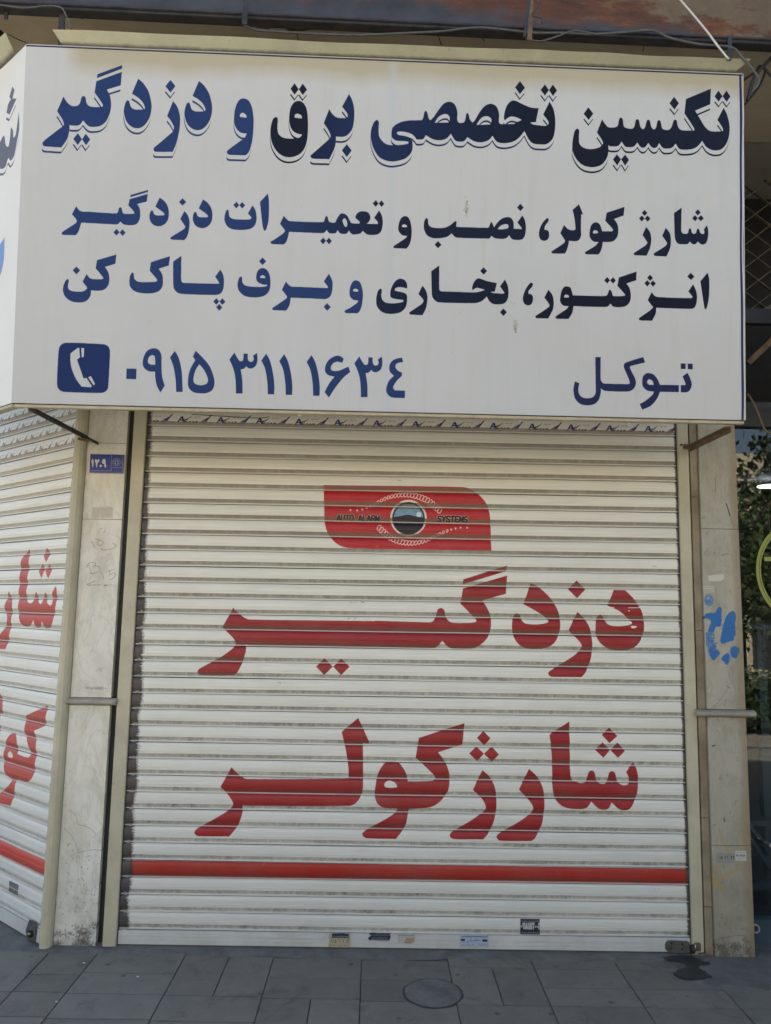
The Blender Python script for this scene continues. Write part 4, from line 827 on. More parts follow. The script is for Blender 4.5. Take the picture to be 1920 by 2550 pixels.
for px_, py_ in ((343, 2433), (209, 2399), (141, 2496)):
    p = gnd(px_, py_); b_ = MB(); b_.prism([(p.x + math.cos(a) * .006 * (1 + .5 * math.sin(a * 3)), p.y + math.sin(a) * .004, .001) for a in np.linspace(0, 5.6, 8)], (0, 0, .002))
    tag(b_.build('paper_scrap', m_cable_w), {343: 'tiny white scrap lying on the pavers left of the shutter middle', 209: 'tiny white scrap beside the joint near the left pillar', 141: 'tiny white scrap near the bottom left corner of the pavement'}[px_], 'litter', 'tiny scraps on the pavement')

# ================================================================== ROLLER SHUTTERS
PROF = [(1.0, .006), (.988, .006), (.984, -.002), (.93, -.0045), (.86, -.0068), (.76, -.0085), (.64, -.0095), (.53, -.0099), (.515, -.0110), (.495, -.0111), (.48, -.0099), (.40, -.0098), (.345, -.0094), (.332, -.0084), (.22, -.0048), (.118, -.0020), (.108, -.0020), (.104, -.0062), (.040, -.0068), (.034, .006), (.0, .006)]
def hang(u, k):          # the curtain hangs a few millimetres out of true; k counts slats from the ground
    i = 32 - k
    a = np.interp(i, [0, 5, 10, 16, 21, 32], [.004, -.004, -.008, -.004, 0, 0]); b = np.interp(i, [0, 5, 10, 27, 32], [.004, .001, .001, 0, 0])
    return float(a + (b - a) * u)
def make_slat(parent, org, ex, length, z0, pitch, idx, cv, mat, nx=10, sagamp=.0013):
    """org: point at local x=0, ex: unit vector along the slat, normal towards the street is -(n)"""
    ex = Vector(ex); org = Vector(org); out = Vector((ex.y, -ex.x, 0))      # to the street
    v, f, uv, uv2 = [], [], [], []; rr = random.Random(idx * 7 + 1)
    ph, am = rr.uniform(0, 6.28), rr.uniform(.3, 1) * sagamp
    m = len(PROF)
    for i in range(nx + 1):
        s = length * i / nx; dz = am * math.sin(ph + s * 2.2); dy = rr.uniform(-.0004, .0004)
        for (h, y) in PROF:
            p = org + ex * s + out * (-y + dy); z = z0 + h * pitch + dz * (1 if 0 < h < 1 else 1); p.z = z + (hang(i / nx, idx + h) if cv is MS else 0)
            v.append(p); q = np.array(p) - cv.P0
            uv.append((float(q @ cv.ex) / cv.w, float(q @ cv.ez) / cv.h)); uv2.append((s, idx + min(max(h, .002), .998)))
    for i in range(nx):
        for j in range(m - 1):
            a = i * m + j; f.append((a, a + 1, a + m + 1, a + m))
    o = mesh_obj('slat', v, f, mat, parent, False, uv, uv2); return o
# main shutter
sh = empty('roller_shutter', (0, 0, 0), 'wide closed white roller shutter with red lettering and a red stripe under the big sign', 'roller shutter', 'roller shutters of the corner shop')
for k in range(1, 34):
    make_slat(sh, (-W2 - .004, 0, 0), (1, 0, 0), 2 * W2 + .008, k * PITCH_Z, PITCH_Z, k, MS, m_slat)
b_ = MB().box(-W2 - .004, W2 + .004, -.010, .012, .014, PITCH_Z - .001); o = b_.build('bottom_rail', m_rail, sh, bevel=.002)
b_ = MB().box(-W2, W2, -.012, -.0105, .034, .037); b_.box(-W2, W2, -.0125, -.0105, .052, .0545); b_.build('rail_rib', m_rail, sh)
b_ = MB().box(-W2 - .003, W2 + .003, -.006, .010, .0, .0138); b_.build('bottom_seal', m_rubber, sh)
b_ = MB().box(-1.40, -1.3365, -.020, .05, .0, 2.75); b_.build('guide_rail', m_guide, sh, bevel=.003)
b_ = MB().box(-1.3363, -1.328, -.006, .05, .0, 2.75); b_.build('guide_channel', m_guide_in, sh)
b_ = MB().box(1.3365, 1.392, -.020, .05, .0, 2.75); b_.build('guide_rail', m_guide, sh, bevel=.003)
b_ = MB().box(1.328, 1.3363, -.006, .05, .0, 2.75); b_.build('guide_channel', m_guide_in, sh)
# broken slat edge at the top: bowed lip
P_ = [at(x, y, -.014) for x, y in ((478, 1032), (560, 1037), (640, 1041), (670, 1038))]
b_ = MB(); b_.tube(spline(P_, 6), .0016, 6); b_.build('bent_slat_lip', m_dark, sh)
# small rivets/fastenings at the left ends
for k in range(1, 30):
    if k % 1 == 0 and k < 24:
        z = k * PITCH_Z + .003; b_ = MB(); x = -W2 + .008 + random.uniform(0, .008); b_.box(x, x + random.uniform(.010, .02), -.0075, -.004, z - .004, z + random.uniform(.004, .009)); b_.build('end_clip', m_pale, sh)
# hasp, ring and padlock at the lower right
hs = empty('shutter_hasp', tuple(at(1680, 2355, -.02)), 'grey steel hasp plate with four bolts at the right foot of the shutter', 'hasp')
def lkp(x, y, Y=-.016): return at(1640 + x / 10.41, 2280 + y / 10.41, Y)
out_ = [(215, 650), (260, 632), (740, 655), (790, 690), (800, 900), (760, 960), (330, 948), (240, 930), (180, 870), (165, 770), (180, 690)]
b_ = MB(); b_.prism([lkp(x, y, -.013) for x, y in out_], (0, -.005, 0)); b_.build('hasp_plate', m_steel, hs, bevel=.001)
for x, y in ((325, 715), (318, 865), (608, 735), (600, 870)):
    c_ = lkp(x, y, -.018); b_ = MB(); b_.prism([(c_.x + math.cos(t) * .0042, c_.y, c_.z + math.sin(t) * .0042) for t in np.linspace(0, 2 * math.pi, 7)[:-1]], (0, -.004, 0)); b_.build('bolt', m_bolt, hs)
pdk = empty('padlock', tuple(lkp(850, 1000)), 'dark round padlock with bright shackle hanging beside the hasp', 'padlock')
c_ = lkp(850, 870, -.030); b_ = MB()
b_.tube([(c_.x - .004, c_.y - .016 * 0, c_.z), (c_.x + .012, c_.y, c_.z)], .019, 20); b_.build('padlock_body', m_bolt, pdk)
c2 = lkp(930, 850, -.032); ring = [(c2.x + .002 * math.sin(t), c2.y + math.cos(t) * .010, c2.z + math.sin(t) * .020) for t in np.linspace(0, 2 * math.pi, 22)]
b_ = MB(); b_.tube(ring, .0022, 8, False); b_.build('shackle', m_chrome, pdk, True)
c3 = lkp(990, 790, -.02); b_ = MB(); b_.box(c3.x - .013, c3.x + .015, -.034, -.0205, c3.z - .019, c3.z + .017); tag(b_.build('lock_housing', m_angle, None, bevel=.003), 'rusty steel lug on the guide rail to the right of the padlock', 'lug')
c4 = lkp(1060, 1110); b_ = MB(); b_.obox((c4.x - .014, -.05, 0.008), (.03, .004, 0), (0, .022, 0), (.004, 0, .014)); tag(b_.build('cement_lump', m_cement, bevel=.003), 'small broken lump of cement on the ground under the padlock', 'rubble')

# left shutter
ls = empty('roller_shutter', (float(LP[0]), float(LP[1]), 0), 'side roller shutter round the corner at the far left, with faded red lettering', 'roller shutter', 'roller shutters of the corner shop')
lorg = LP + LD * LW
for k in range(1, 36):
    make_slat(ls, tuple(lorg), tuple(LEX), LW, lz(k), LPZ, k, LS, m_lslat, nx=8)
LO = Vector((LEX[1], -LEX[0], 0)); lv = Vector(lorg); le = Vector(LEX)
b_ = MB().obox(lv + Vector((0, 0, .016)) + LO * .010, le * LW, -LO * .02, (0, 0, lz(1) - .018)); b_.build('bottom_rail', m_rail, ls, bevel=.002)
b_ = MB().obox(lv + LO * .006, le * LW, -LO * .016, (0, 0, .0155)); b_.build('bottom_seal', m_rubber, ls)
# left guide: rounded post between side shutter and pillar
pts = [(-1.685, -.030), (-1.678, -.046), (-1.664, -.052), (-1.648, -.050), (-1.634, -.040), (-1.628, -.024), (-1.628, .06), (-1.70, .06), (-1.692, -.01)]
b_ = MB(); b_.prism([(x, y, .0) for x, y in pts], (0, 0, 2.75)); o = b_.build('guide_post', m_guide, ls)
# hasp of the side shutter
hp = Vector(LP) + Vector(LD) * .10 + LO * .016
hs2 = empty('shutter_hasp', tuple(hp + Vector((0, 0, .05))), 'grey worn steel lock plate at the foot of the side shutter', 'hasp')
def lh(s_, z, o_=.014): return Vector(LP) + Vector(LD) * s_ + LO * o_ + Vector((0, 0, z))
b_ = MB(); b_.prism([lh(.105, .02), lh(.028, .02), lh(.022, .075), lh(.03, .105), lh(.09, .100), lh(.115, .05)], LO * .006); b_.build('hasp_plate', m_steel, hs2, bevel=.001)
b_ = MB(); b_.tube([lh(.055, .05, .016), lh(.055, .05, .034)], .016, 14); b_.build('lock_barrel', m_bolt, hs2)
b_ = MB(); b_.tube([lh(.06, .052, .034), lh(.045, .056, .038)], .004, 8); b_.build('bolt', m_chrome, hs2)

# ================================================================== PILLARS
def slab(parent, cv, mat, x0, x1, y, z0, z1, th=.03, lean=(0, 0)):
    nx, nz = 2, 6; v = []; uv = []; f = []
    g_ = .0012
    for j in range(nz + 1):
        z = z0 + g_ + (z1 - z0 - 2 * g_) * j / nz
        for i in range(nx + 1):
            x = x0 + (x1 - x0) * i / nx
            v.append((x, y, z)); uv.append(((x - cv.P0[0]) / cv.w, (z - cv.P0[2]) / cv.h))
    for j in range(nz):
        for i in range(nx):
            a = j * (nx + 1) + i; f.append((a, a + 1, a + nx + 2, a + nx + 1))
    # sides
    n0 = len(v); z0g, z1g = z0 + g_, z1 - g_
    for (xa, ya), (xb, yb) in (((x0, y), (x0, y + th)), ((x1, y), (x1, y + th))):
        for z in (z0g, z1g): v += [(xa, ya, z), (xb, yb, z)]; uv += [((xa - cv.P0[0]) / cv.w, (z - cv.P0[2]) / cv.h)] * 2
    f += [(n0, n0 + 1, n0 + 3, n0 + 2), (n0 + 4, n0 + 6, n0 + 7, n0 + 5), (n0 + 2, n0 + 3, n0 + 7, n0 + 6), (n0, n0 + 4, n0 + 5, n0 + 1)]
    return mesh_obj('marble_slab', v, f, mat, parent, False, uv)
pl = empty('marble_pillar', (-1.53, 0, 0), 'grey veined marble pillar between the two shutters, carrying the blue number plate', 'pillar')
for z0, z1 in ((0, 1.093), (1.128, 1.99), (1.99, 2.374), (2.374, 2.9)):
    dy = .004 if z0 == 0 else 0
    slab(pl, PL, m_marL, -1.626, -1.432, -.012 - dy, z0, z1)
b_ = MB().box(-1.628, -1.4008, .018, .2, 0, 2.9); b_.build('pillar_core', m_guide_in, pl)
def ledge(parent, x0, x1, y, z0, z1, pro, nm='ledge'):
    zc = (z0 + z1) / 2; h = (z1 - z0) / 2; prof = [(y, z0)] + [(y - pro * math.cos(a), zc + h * math.sin(a)) for a in np.linspace(-1.2, 1.2, 9)] + [(y, z1)]
    b = MB(); b.prism([(x0, py, pz) for py, pz in prof], (x1 - x0, 0, 0)); return b.build(nm, m_ledge, parent)
ledge(pl, -1.650, -1.398, -.0122, 1.094, 1.127, .034)
pr = empty('marble_pillar', (1.53, 0, 0), 'stained marble pillar right of the shutter, daubed with bright blue paint', 'pillar')
for z0, z1 in ((0, .5), (.5, 1.09), (1.126, 2.0), (2.0, 2.9)):
    slab(pr, PR, m_marR, 1.437, 1.622, -.034, z0, z1)
for z0, z1 in ((0, .22), (.22, .62), (.62, 1.50), (1.50, 2.16), (2.16, 2.9)):
    b_ = MB().box(1.3985, 1.4345, -.018, .05, z0 + .001, z1 - .001); b_.build('edge_strip', m_marble_plain, pr, bevel=.001)
b_ = MB().box(1.4347, 1.62, -.003, .3, 0, 2.9); b_.build('pillar_core', m_guide_in, pr)
ledge(pr, 1.376, 1.660, -.0345, 1.091, 1.125, .030)
# number plate
npc = Canvas('number_plate_print', at(223, 1178, -.018), (1, 0, 0), (0, 0, 1), .168, .094, 3000)
NP = (210, 1110, 15.145)
def npx(pts): return npc.px(np.asarray(pts, float) / NP[2] + [NP[0], NP[1]])
npc.a[:] = 1; npc.rgb[:] = rgb8(20, 44, 130)
wt = rgb8(196, 198, 190)
for pts in ([(225, 312), (1462, 330), (1445, 1012), (210, 1000), (225, 312)], [(1040, 350), (1025, 950), (245, 942)]): npc.stroke(np.asarray(pts) / NP[2] + [NP[0], NP[1]], .0017, rgb8(150, 165, 205), .9)
npc.word(NP, ["325,495 345,540 365,600 362,690 345,800 328,840 315,780 300,680 285,590 300,540", "440,515 465,530 490,545 530,545 545,515* 580,515* 575,600 545,640 512,650* 500,760 475,845 455,760 440,660 408,590 420,535", "575,765* 632,722* 692,775* 628,830*", "760,512 800,525 818,600 815,680 835,770 815,848 775,790 755,695* 705,690 682,640 690,570 715,525"], wt)
npc.stroke(np.array([(740, 600), (745, 605)]) / NP[2] + [NP[0], NP[1]], .001, rgb8(60, 60, 80), 1)
cx_, cy_ = 1232, 650
for k in range(8):
    a = k * math.pi / 4; npc.paint(npc.cover(npc.stroke_polys(npx(disc(cx_ + math.cos(a) * 98, cy_ + math.sin(a) * 98, 40, 40, 14)), .0010, True)), wt, .9)
npc.paint(npc.cover(npc.stroke_polys(npx(disc(cx_, cy_, 52, 52, 16)), .0014, True)), wt, .8)
npc.stroke(np.array([(1060, 710), (1060, 640), (1095, 560), (1160, 500), (1235, 485), (1310, 500), (1375, 560), (1410, 640), (1405, 710)]) / NP[2] + [NP[0], NP[1]], .0010, wt, .9)
npc.stroke(np.array([(1075, 835), (1130, 838), (1160, 810), (1175, 840), (1240, 850), (1300, 838), (1385, 840), (1390, 810), (1405, 835)]) / NP[2] + [NP[0], NP[1]], .0013, wt, .8)
def print_plate(name, cv, th, outv, rough=.35, mname=None):
    t = NT(mname or name + '_face'); c, a, uv = art(t, cv); m = t.done(t.mix(a, (.5, .5, .48), c), rough)
    P0 = Vector(cv.P0); X = Vector(cv.ex) * cv.w; Z = Vector(cv.ez) * cv.h; O = Vector(outv) * th
    v = [P0 + O, P0 + X + O, P0 + X + Z + O, P0 + Z + O, P0, P0 + X, P0 + X + Z, P0 + Z]
    uv = [(0, 0), (1, 0), (1, 1), (0, 1)] * 2
    return m, v, [(0, 1, 2, 3), (0, 4, 5, 1), (1, 5, 6, 2), (2, 6, 7, 3), (3, 7, 4, 0)], uv
npc.P0 = np.array(at(222.8, 1177.5, -.018)); m_, v_, f_, u_ = print_plate('number_plate', npc, .004, (0, -1, 0))
tag(mesh_obj('number_plate', v_, f_, m_, None, False, u_), 'blue enamel number plate with white Persian digits on the left pillar', 'number plate')

# ================================================================== STICKERS (drawn in a unit box in photo pixels)
def sticker(box, Y, base, draw, label, name='sticker', plane=None, ragged=0, group='advert stickers'):
    x0, y0, x1, y1 = box
    if plane is None: P0 = at(x0, y1, Y); X = at(x1, y1, Y) - P0; Z = at(x0, y0, Y) - P0; outv = Vector((0, -1, 0)); ex = Vector((1, 0, 0))
    else:
        P0 = Vector(hit(x0, y1, *plane)); ex = Vector(LEX); X = ex * (Vector(hit(x1, y1, *plane)) - P0).dot(ex); Z = Vector((0, 0, 1)) * (Vector(hit(x0, y0, *plane)) - P0).z; outv = LO
    wd = X.length; hg = abs(Z.z)
    cv = Canvas(name + '_print', P0, ex, (0, 0, 1), wd, hg, 3200)
    cv.a[:] = 1; cv.rgb[:] = base; draw(cv, wd, hg)
    m, v, f, uv = print_plate(name, cv, .0008, outv, .6)
    if ragged:
        n = 22; rr = random.Random(int(x0)); pts = []
        for k in range(n):
            t_ = k / n * 4; s_ = int(t_); r_ = t_ - s_; u, w_ = [(r_, 0), (1, r_), (1 - r_, 1), (0, 1 - r_)][s_]
            u += rr.uniform(-1, 1) * ragged * (.5 if w_ in (0, 1) else 1); w_ += rr.uniform(-1, 1) * ragged; pts.append((min(max(u, 0), 1), min(max(w_, 0), 1)))
        v = [P0 + ex * wd * .5 + Vector((0, 0, hg * .5)) + outv * .0012] + [P0 + ex * wd * u + Vector((0, 0, hg * w_)) + outv * .0012 for u, w_ in pts]
        uv = [(.5, .5)] + pts; f = [(0, 1 + i, 1 + (i + 1) % n) for i in range(n)]
    o = mesh_obj(name, v, f, m, None, False, uv); return tag(o, label, 'sticker', group)
def scribble(cv, x0, x1, y, h, col, seed, width=None, al=1):      # tiny illegible line of Persian print: joined base line with teeth and dots
    rr = random.Random(seed); x = x0; width = width or h * .22
    while x < x1:
        L = min(rr.uniform(1.2, 3.2) * h, x1 - x); n = max(2, int(L / (h * .35))); pts = []
        for k in range(n + 1): pts.append((x + L * k / n, y + (rr.choice([0, 0, .45, .25, .9 if k == n else .1])) * h))
        cv.stroke(pts, width, col, al, photo=False)
        for _ in range(2): dx = rr.uniform(0, L); dy = rr.choice([-.45, 1.1]) * h * .7; cv.stroke([(x + dx, y + dy), (x + dx + width * .2, y + dy)], width * .9, col, al, photo=False)
        x += L + h * .35
def st_black(cv, w_, h_):
    wt_ = rgb8(178, 182, 178); scribble(cv, w_ * .02, w_ * .98, h_ * .84, h_ * .09, wt_, 3); text(cv, '09154823002', w_ * .02, h_ * .34, w_ * .074, h_ * .40, w_ * .016, h_ * .075, wt_); scribble(cv, w_ * .08, w_ * .95, h_ * .09, h_ * .10, wt_, 5)
sticker((1296, 2288, 1344, 2326), -.0102 - .0095 * 0, rgb8(34, 38, 52), st_black, 'black phone-number sticker on the lowest slat, right of the middle')
def st_blue(cv, w_, h_):
    k = rgb8(40, 52, 84)
    for pts in ([(.02, .03), (.98, .03), (.98, .97), (.02, .97), (.02, .03)], [(.02, .32), (.98, .32)]): cv.stroke(np.array(pts) * [w_, h_], .0009, rgb8(90, 108, 140), .9, photo=False)
    scribble(cv, w_ * .05, w_ * .95, h_ * .80, h_ * .09, k, 8, h_ * .045)
    cv.paint(cv.cover([np.array([[.03, .45], [.17, .45], [.17, .65], [.03, .65]]) * [w_, h_], np.array([[.78, .43], [.96, .43], [.96, .62], [.78, .62]]) * [w_, h_]]), k)
    # the name in bold in the middle
    for pts in ([(.72, .50), (.70, .56), (.66, .50), (.60, .47), (.60, .68)], [(.56, .47), (.54, .57), (.50, .55), (.52, .48), (.36, .47), (.35, .68)], [(.32, .52), (.30, .42), (.26, .38), (.23, .46)]): cv.stroke(np.array(pts) * [w_, h_], .0020, k, 1, photo=False)
    cv.stroke(np.array([(.275, .55), (.277, .55)]) * [w_, h_], .0018, k, 1, photo=False)
    text(cv, '0915385057', w_ * .05, h_ * .12, w_ * .034, h_ * .12, w_ * .012, .0008, k); text(cv, '0915223', w_ * .60, h_ * .12, w_ * .034, h_ * .12, w_ * .014, .0008, k)
sticker((1146, 2326, 1216, 2358), -.0128, rgb8(172, 184, 196), st_blue, 'pale blue framed sticker on the bottom rail below the black one')
def st_tan(cv, w_, h_):
    k = rgb8(40, 44, 56); cv.paint(cv.cover([np.array([[.15, .64], [.95, .64], [.90, 1.0], [.15, 1.0]]) * [w_, h_]]), rgb8(36, 48, 72)); scribble(cv, w_ * .2, w_ * .9, h_ * .72, h_ * .11, rgb8(180, 178, 160), 4)
    text(cv, '0915 206 72', w_ * .03, h_ * .30, w_ * .062, h_ * .26, w_ * .025, .0014, k); scribble(cv, w_ * .05, w_ * .9, h_ * .10, h_ * .06, rgb8(96, 88, 72), 2)
sticker((818, 2323, 872, 2358), -.0128, rgb8(176, 164, 136), st_tan, 'tan half-peeled sticker with a dark heading, leftmost on the bottom rail', ragged=.05)
def st_torn(cv, w_, h_):
    scribble(cv, w_ * .1, w_ * .9, h_ * .70, h_ * .14, rgb8(176, 180, 178), 6); scribble(cv, w_ * .15, w_ * .85, h_ * .36, h_ * .16, rgb8(176, 180, 178), 7); cv.paint(cv.cover([np.array([[0, 0], [1, 0], [1, .16], [0, .16]]) * [w_, h_]]), rgb8(160, 162, 156)); scribble(cv, w_ * .1, w_ * .95, h_ * .04, h_ * .08, rgb8(40, 50, 60), 9)
sticker((917, 2322, 973, 2343), -.0128, rgb8(36, 44, 60), st_torn, 'torn dark blue sticker on the bottom rail, second from the left', ragged=.12)
def st_rag(cv, w_, h_):
    scribble(cv, 0, w_, h_ * .72, h_ * .16, rgb8(50, 58, 70), 11); cv.paint(cv.cover([np.array([[.42, .05], [.98, .05], [.98, .5], [.5, .5]]) * [w_, h_]]), rgb8(168, 140, 106)); cv.stroke(np.array([(.35, .03), (.95, .02)]) * [w_, h_], .0016, rgb8(60, 64, 68), 1, photo=False)
sticker((990, 2322, 1032, 2348), -.0128, rgb8(176, 180, 174), st_rag, 'ragged remnant of a sticker with a tan patch, third from the left on the rail', ragged=.12)
def st_white(cv, w_, h_):
    scribble(cv, w_ * .08, w_ * .9, h_ * .80, h_ * .08, rgb8(60, 70, 140), 2); text(cv, '95-5358', w_ * .06, h_ * .42, w_ * .09, h_ * .2, w_ * .03, .0016, rgb8(50, 50, 48)); scribble(cv, w_ * .2, w_ * .75, h_ * .24, h_ * .07, rgb8(50, 50, 48), 12)
sticker((1831, 2118, 1859, 2143), -.0345, rgb8(190, 192, 180), st_white, 'small white phone sticker at the right edge of the right pillar')
def st_grey(cv, w_, h_):
    text(cv, '15 21 32', w_ * .18, h_ * .38, w_ * .065, h_ * .28, w_ * .035, .0022, rgb8(48, 46, 50)); scribble(cv, w_ * .15, w_ * .9, h_ * .10, h_ * .06, rgb8(90, 86, 110), 14, al=.7); scribble(cv, w_ * .6, w_ * .9, h_ * .75, h_ * .06, rgb8(90, 86, 90), 15, al=.7)
sticker((1783, 2122, 1831, 2149), -.0345, rgb8(150, 148, 138), st_grey, 'worn grey sticker beside the small white one on the right pillar', ragged=.10)
def st_side(cv, w_, h_):
    for k in range(9): cv.stroke([(w_ * (.08 + .1 * k), h_ * .25), (w_ * (.1 + .1 * k), h_ * .8)], w_ * .035, rgb8(160, 162, 156), .9, photo=False)
    scribble(cv, w_ * .05, w_ * .9, h_ * .88, h_ * .06, rgb8(160, 162, 156), 4); scribble(cv, w_ * .1, w_ * .9, h_ * .08, h_ * .07, rgb8(160, 162, 156), 5)
sticker((22, 2192, 45, 2218), 0, rgb8(92, 92, 92), st_side, 'grey weathered sticker near the foot of the side shutter', plane=(tuple(LP + np.array([LO.x, LO.y, 0]) * .0102), tuple(np.cross(LEX, (0, 0, 1.)))))

# ================================================================== BIG SIGN
VX, VZ, VN, V0 = Vector(SX), Vector(SZ), Vector(SN), Vector(SG0)
if VN.y > 0: VN = -VN
sg = empty('shop_sign', tuple(V0 + VX * SW / 2), 'big white cloth shop sign with dark blue Persian lettering above the shutter', 'shop sign', 'shop signs of the corner shop')
nx, nz = 96, 48; v, f, uv = [], [], []
for j in range(nz + 1):
    for i in range(nx + 1):
        u, w_ = i / nx, j / nz; edge = min(u, 1 - u) * 10; edge = min(1, edge) * min(1, min(w_, 1 - w_) * 10)
        d = (.0022 * math.sin(u * 23 + w_ * 3) + .0018 * math.sin(u * 57 - w_ * 7) + .0016 * math.sin(w_ * 15 + u * 4)) * edge - (.0022 * math.exp(-((u - .5035) / .006) ** 2)) * edge
        wob = .0025 * math.sin(w_ * 9) + .0015 * math.sin(w_ * 23) if i == nx else 0
        v.append(V0 + VX * (SW * u + wob) + VZ * (SH * w_) + VN * d); uv.append((u, w_))
for j in range(nz):
    for i in range(nx): a = j * (nx + 1) + i; f.append((a, a + 1, a + nx + 2, a + nx + 1))
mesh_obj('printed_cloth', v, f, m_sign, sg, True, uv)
edge_m = simple('sign_cloth_edge', (.045, .052, .12), .5, var=.2); cream = simple('sign_cloth_plain', (.60, .585, .53), .55, var=.06, dirt=(.45, .38, .25), dscale=3, damt=.5)
b_ = MB(); b_.obox(V0 + VX * SW - VN * .045, VN * .0445, VX * .003, VZ * SH); b_.build('folded_edge', cream, sg)
b_ = MB(); b_.obox(V0 + VZ * (SH + .0008) - VN * .045, VX * SW, VN * .0445, VZ * .003); b_.build('folded_edge', cream, sg)
b_ = MB(); b_.obox(V0 + VX * .01 - VN * .038 - VZ * .0165, VX * (SW - .012), VN * .034, VZ * .014); b_.build('frame_tube', m_frame, sg, bevel=.002)
b_ = MB(); b_.obox(V0 + VX * .004 - VN * .012 - VZ * .0045, VX * (SW - .008), VN * .0105, VZ * .0040); b_.build('dark_hem', m_dark, sg)
for u_, l_ in ((.004, 1), (.335, 0), (.665, 0), (.985, 1)):
    b_ = MB(); b_.obox(V0 + VX * (SW * u_) - VN * .036 + VZ * .001, VX * .03, VN * .030, VZ * (SH - .03)); b_.build('frame_tube', m_frame, sg)
b_ = MB(); b_.obox(V0 - VN * .036 + VZ * (SH - .029) + VX * .005, VX * (SW - .01), VN * .030, VZ * .0285); b_.build('frame_tube', m_frame, sg)
# torn hem bits under the sign
for x in (60, 740, 1290, 1560): 
    p = Vector(hit(x, 1016 + (x - 60) * .0262, SG0, SN)); b_ = MB(); b_.prism([p + VZ * .004, p + VX * .018, p + VX * .010 - VZ * .008], VN * .002); b_.build('hem_tatter', m_frame, sg)
# side sign (round the corner)
LVX = Vector(LD)                                        # runs away from the corner
sl = empty('shop_sign', tuple(V0 + LVX * .6), 'second cloth sign folding round the corner at the far left edge', 'shop sign', 'shop signs of the corner shop')
SSC = Canvas('side_sign_print', V0 + LVX * 1.3, -np.array(LVX), (SZ * [0, 0, 1] + np.array([VN.x, VN.y, 0]) * .0 + np.array([0, 0, 0])), 1.3, 1.54, 500)
topv = V0 + VZ * SH
SSC.ez = np.array(SZ); SSC.n = np.cross(SSC.ex, SSC.ez); SSC.h = SH
_M = np.linalg.pinv(np.stack([SSC.ex, SSC.ez], 1))
SSC.px = lambda pts: (hit(np.asarray(pts, float)[:, 0], np.asarray(pts, float)[:, 1], SSC.P0, SSC.n) - SSC.P0) @ _M.T
X1 = (0, 60, 2.2583)
greyblue = rgb8(100, 102, 116)
for fr, al in ((X1, 1),):
    SSC.word(fr, ["105,495* 108,590 95,660 80,740 60,770 45,755 30,800 10,815 -20,800 -20,700* 10,640 22,630 30,680 45,690 55,640 60,585 72,600 75,640 88,620"], greyblue, dots=["68,352* 80,372* 66,430* 50,412*", "42,455* 60,425 92,420* 65,480* 52,510* 34,500*"], shadow=(.02, .03, -.002))
SSC.word(X1, ["26,1200* 22,1330 0,1405 -40,1400 -40,1280 0,1240"], rgb8(120, 150, 200))
SSC.word(X1, ["-2,1408* 14,1380* 12,1388 0,1420*"], rgb8(120, 150, 200))
t = NT('side_sign_cloth'); c, a, uv_ = art(t, SSC); bs = t.mix(t.ramp(t.noise(1.5, 5), [(.35, 0), (.7, 1)]), (.76, .755, .72), (.72, .71, .67)); t.bump(t.noise(30, 4), .15, .0015); t.b.inputs['Specular IOR Level'].default_value = .2; m_side = t.done(t.mix(a, bs, c), .5)
v, f, uv = [], [], []; nx, nz = 16, 24
for j in range(nz + 1):
    for i in range(nx + 1):
        u, w_ = i / nx, j / nz; p = V0 + VZ * (SH * w_) + LVX * (1.3 * u); d = .002 * math.sin(u * 9 + w_ * 4) * min(1, u * 8)
        v.append(p + LO * d); uv.append((1 - u, w_))
for j in range(nz):
    for i in range(nx): a = j * (nx + 1) + i; f.append((a, a + nx + 1, a + nx + 2, a + 1))
mesh_obj('printed_cloth', v, f, m_side, sl, True, uv)
b_ = MB(); b_.obox(V0 - LO * .036 - Vector((0, 0, .0165)), LVX * 1.3, LO * .034, (0, 0, .014)); b_.build('frame_tube', m_frame, sl, bevel=.002)
b_ = MB(); b_.obox(V0 - LO * .012 - Vector((0, 0, .0045)) , LVX * 1.3, LO * .0105, (0, 0, .004)); b_.build('dark_hem', m_dark, sl)
# flashings
def flash(px_b, px_t, Ytop, name='flashing_sheet', parent=None, n=24):
    """bottom edge on the sign top, top edge leaning towards the street"""
    v, f, uv = [], [], []
    for i in range(n + 1):
        t_ = i / n
        b = Vector(px_b[0]).lerp(Vector(px_b[1]), t_); tp = Vector(px_t[0]).lerp(Vector(px_t[1]), t_); tp.z += .003 * math.sin(t_ * 7) + .002 * math.sin(t_ * 19)
        for k in range(4): s_ = k / 3; p = b.lerp(tp, s_); v.append(p); uv.append((t_ * 8, s_))
    for i in range(n):
        for k in range(3): a = i * 4 + k; f.append((a, a + 4, a + 5, a + 1))
    o = mesh_obj(name, v, f, m_flash, parent, False, uv); md = o.modifiers.new('thickness', 'SOLIDIFY'); md.thickness = .0015; return o
TY0, TY1 = V0 + VZ * SH, V0 + VZ * SH + VX * SW
fl = empty('metal_flashing', tuple(TY0.lerp(TY1, .5)), 'long pale galvanised flashing leaning out over the top of the big sign', 'flashing', 'flashings above the signs')
def topline(px_): # sign top edge at photo x
    t_ = (px_ - 63) / (1848 - 63); return V0 + VZ * (SH + .004) + VX * (SW * t_)
def up(p, z, out): return Vector((p.x, p.y, p.z)) + Vector((0, 0, z)) + Vector((VN.x, VN.y, 0)).normalized() * out
fb = [topline(150), topline(1242)]; ft = [up(topline(133), .040, .040), up(topline(1250), .036, .042)]
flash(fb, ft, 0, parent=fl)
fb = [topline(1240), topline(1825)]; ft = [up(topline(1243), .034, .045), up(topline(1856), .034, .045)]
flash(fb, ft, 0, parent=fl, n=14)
fl2 = empty('metal_flashing', tuple(TY0 + LVX * .6), 'short galvanised flashing over the corner sign, top left edge', 'flashing', 'flashings above the signs')
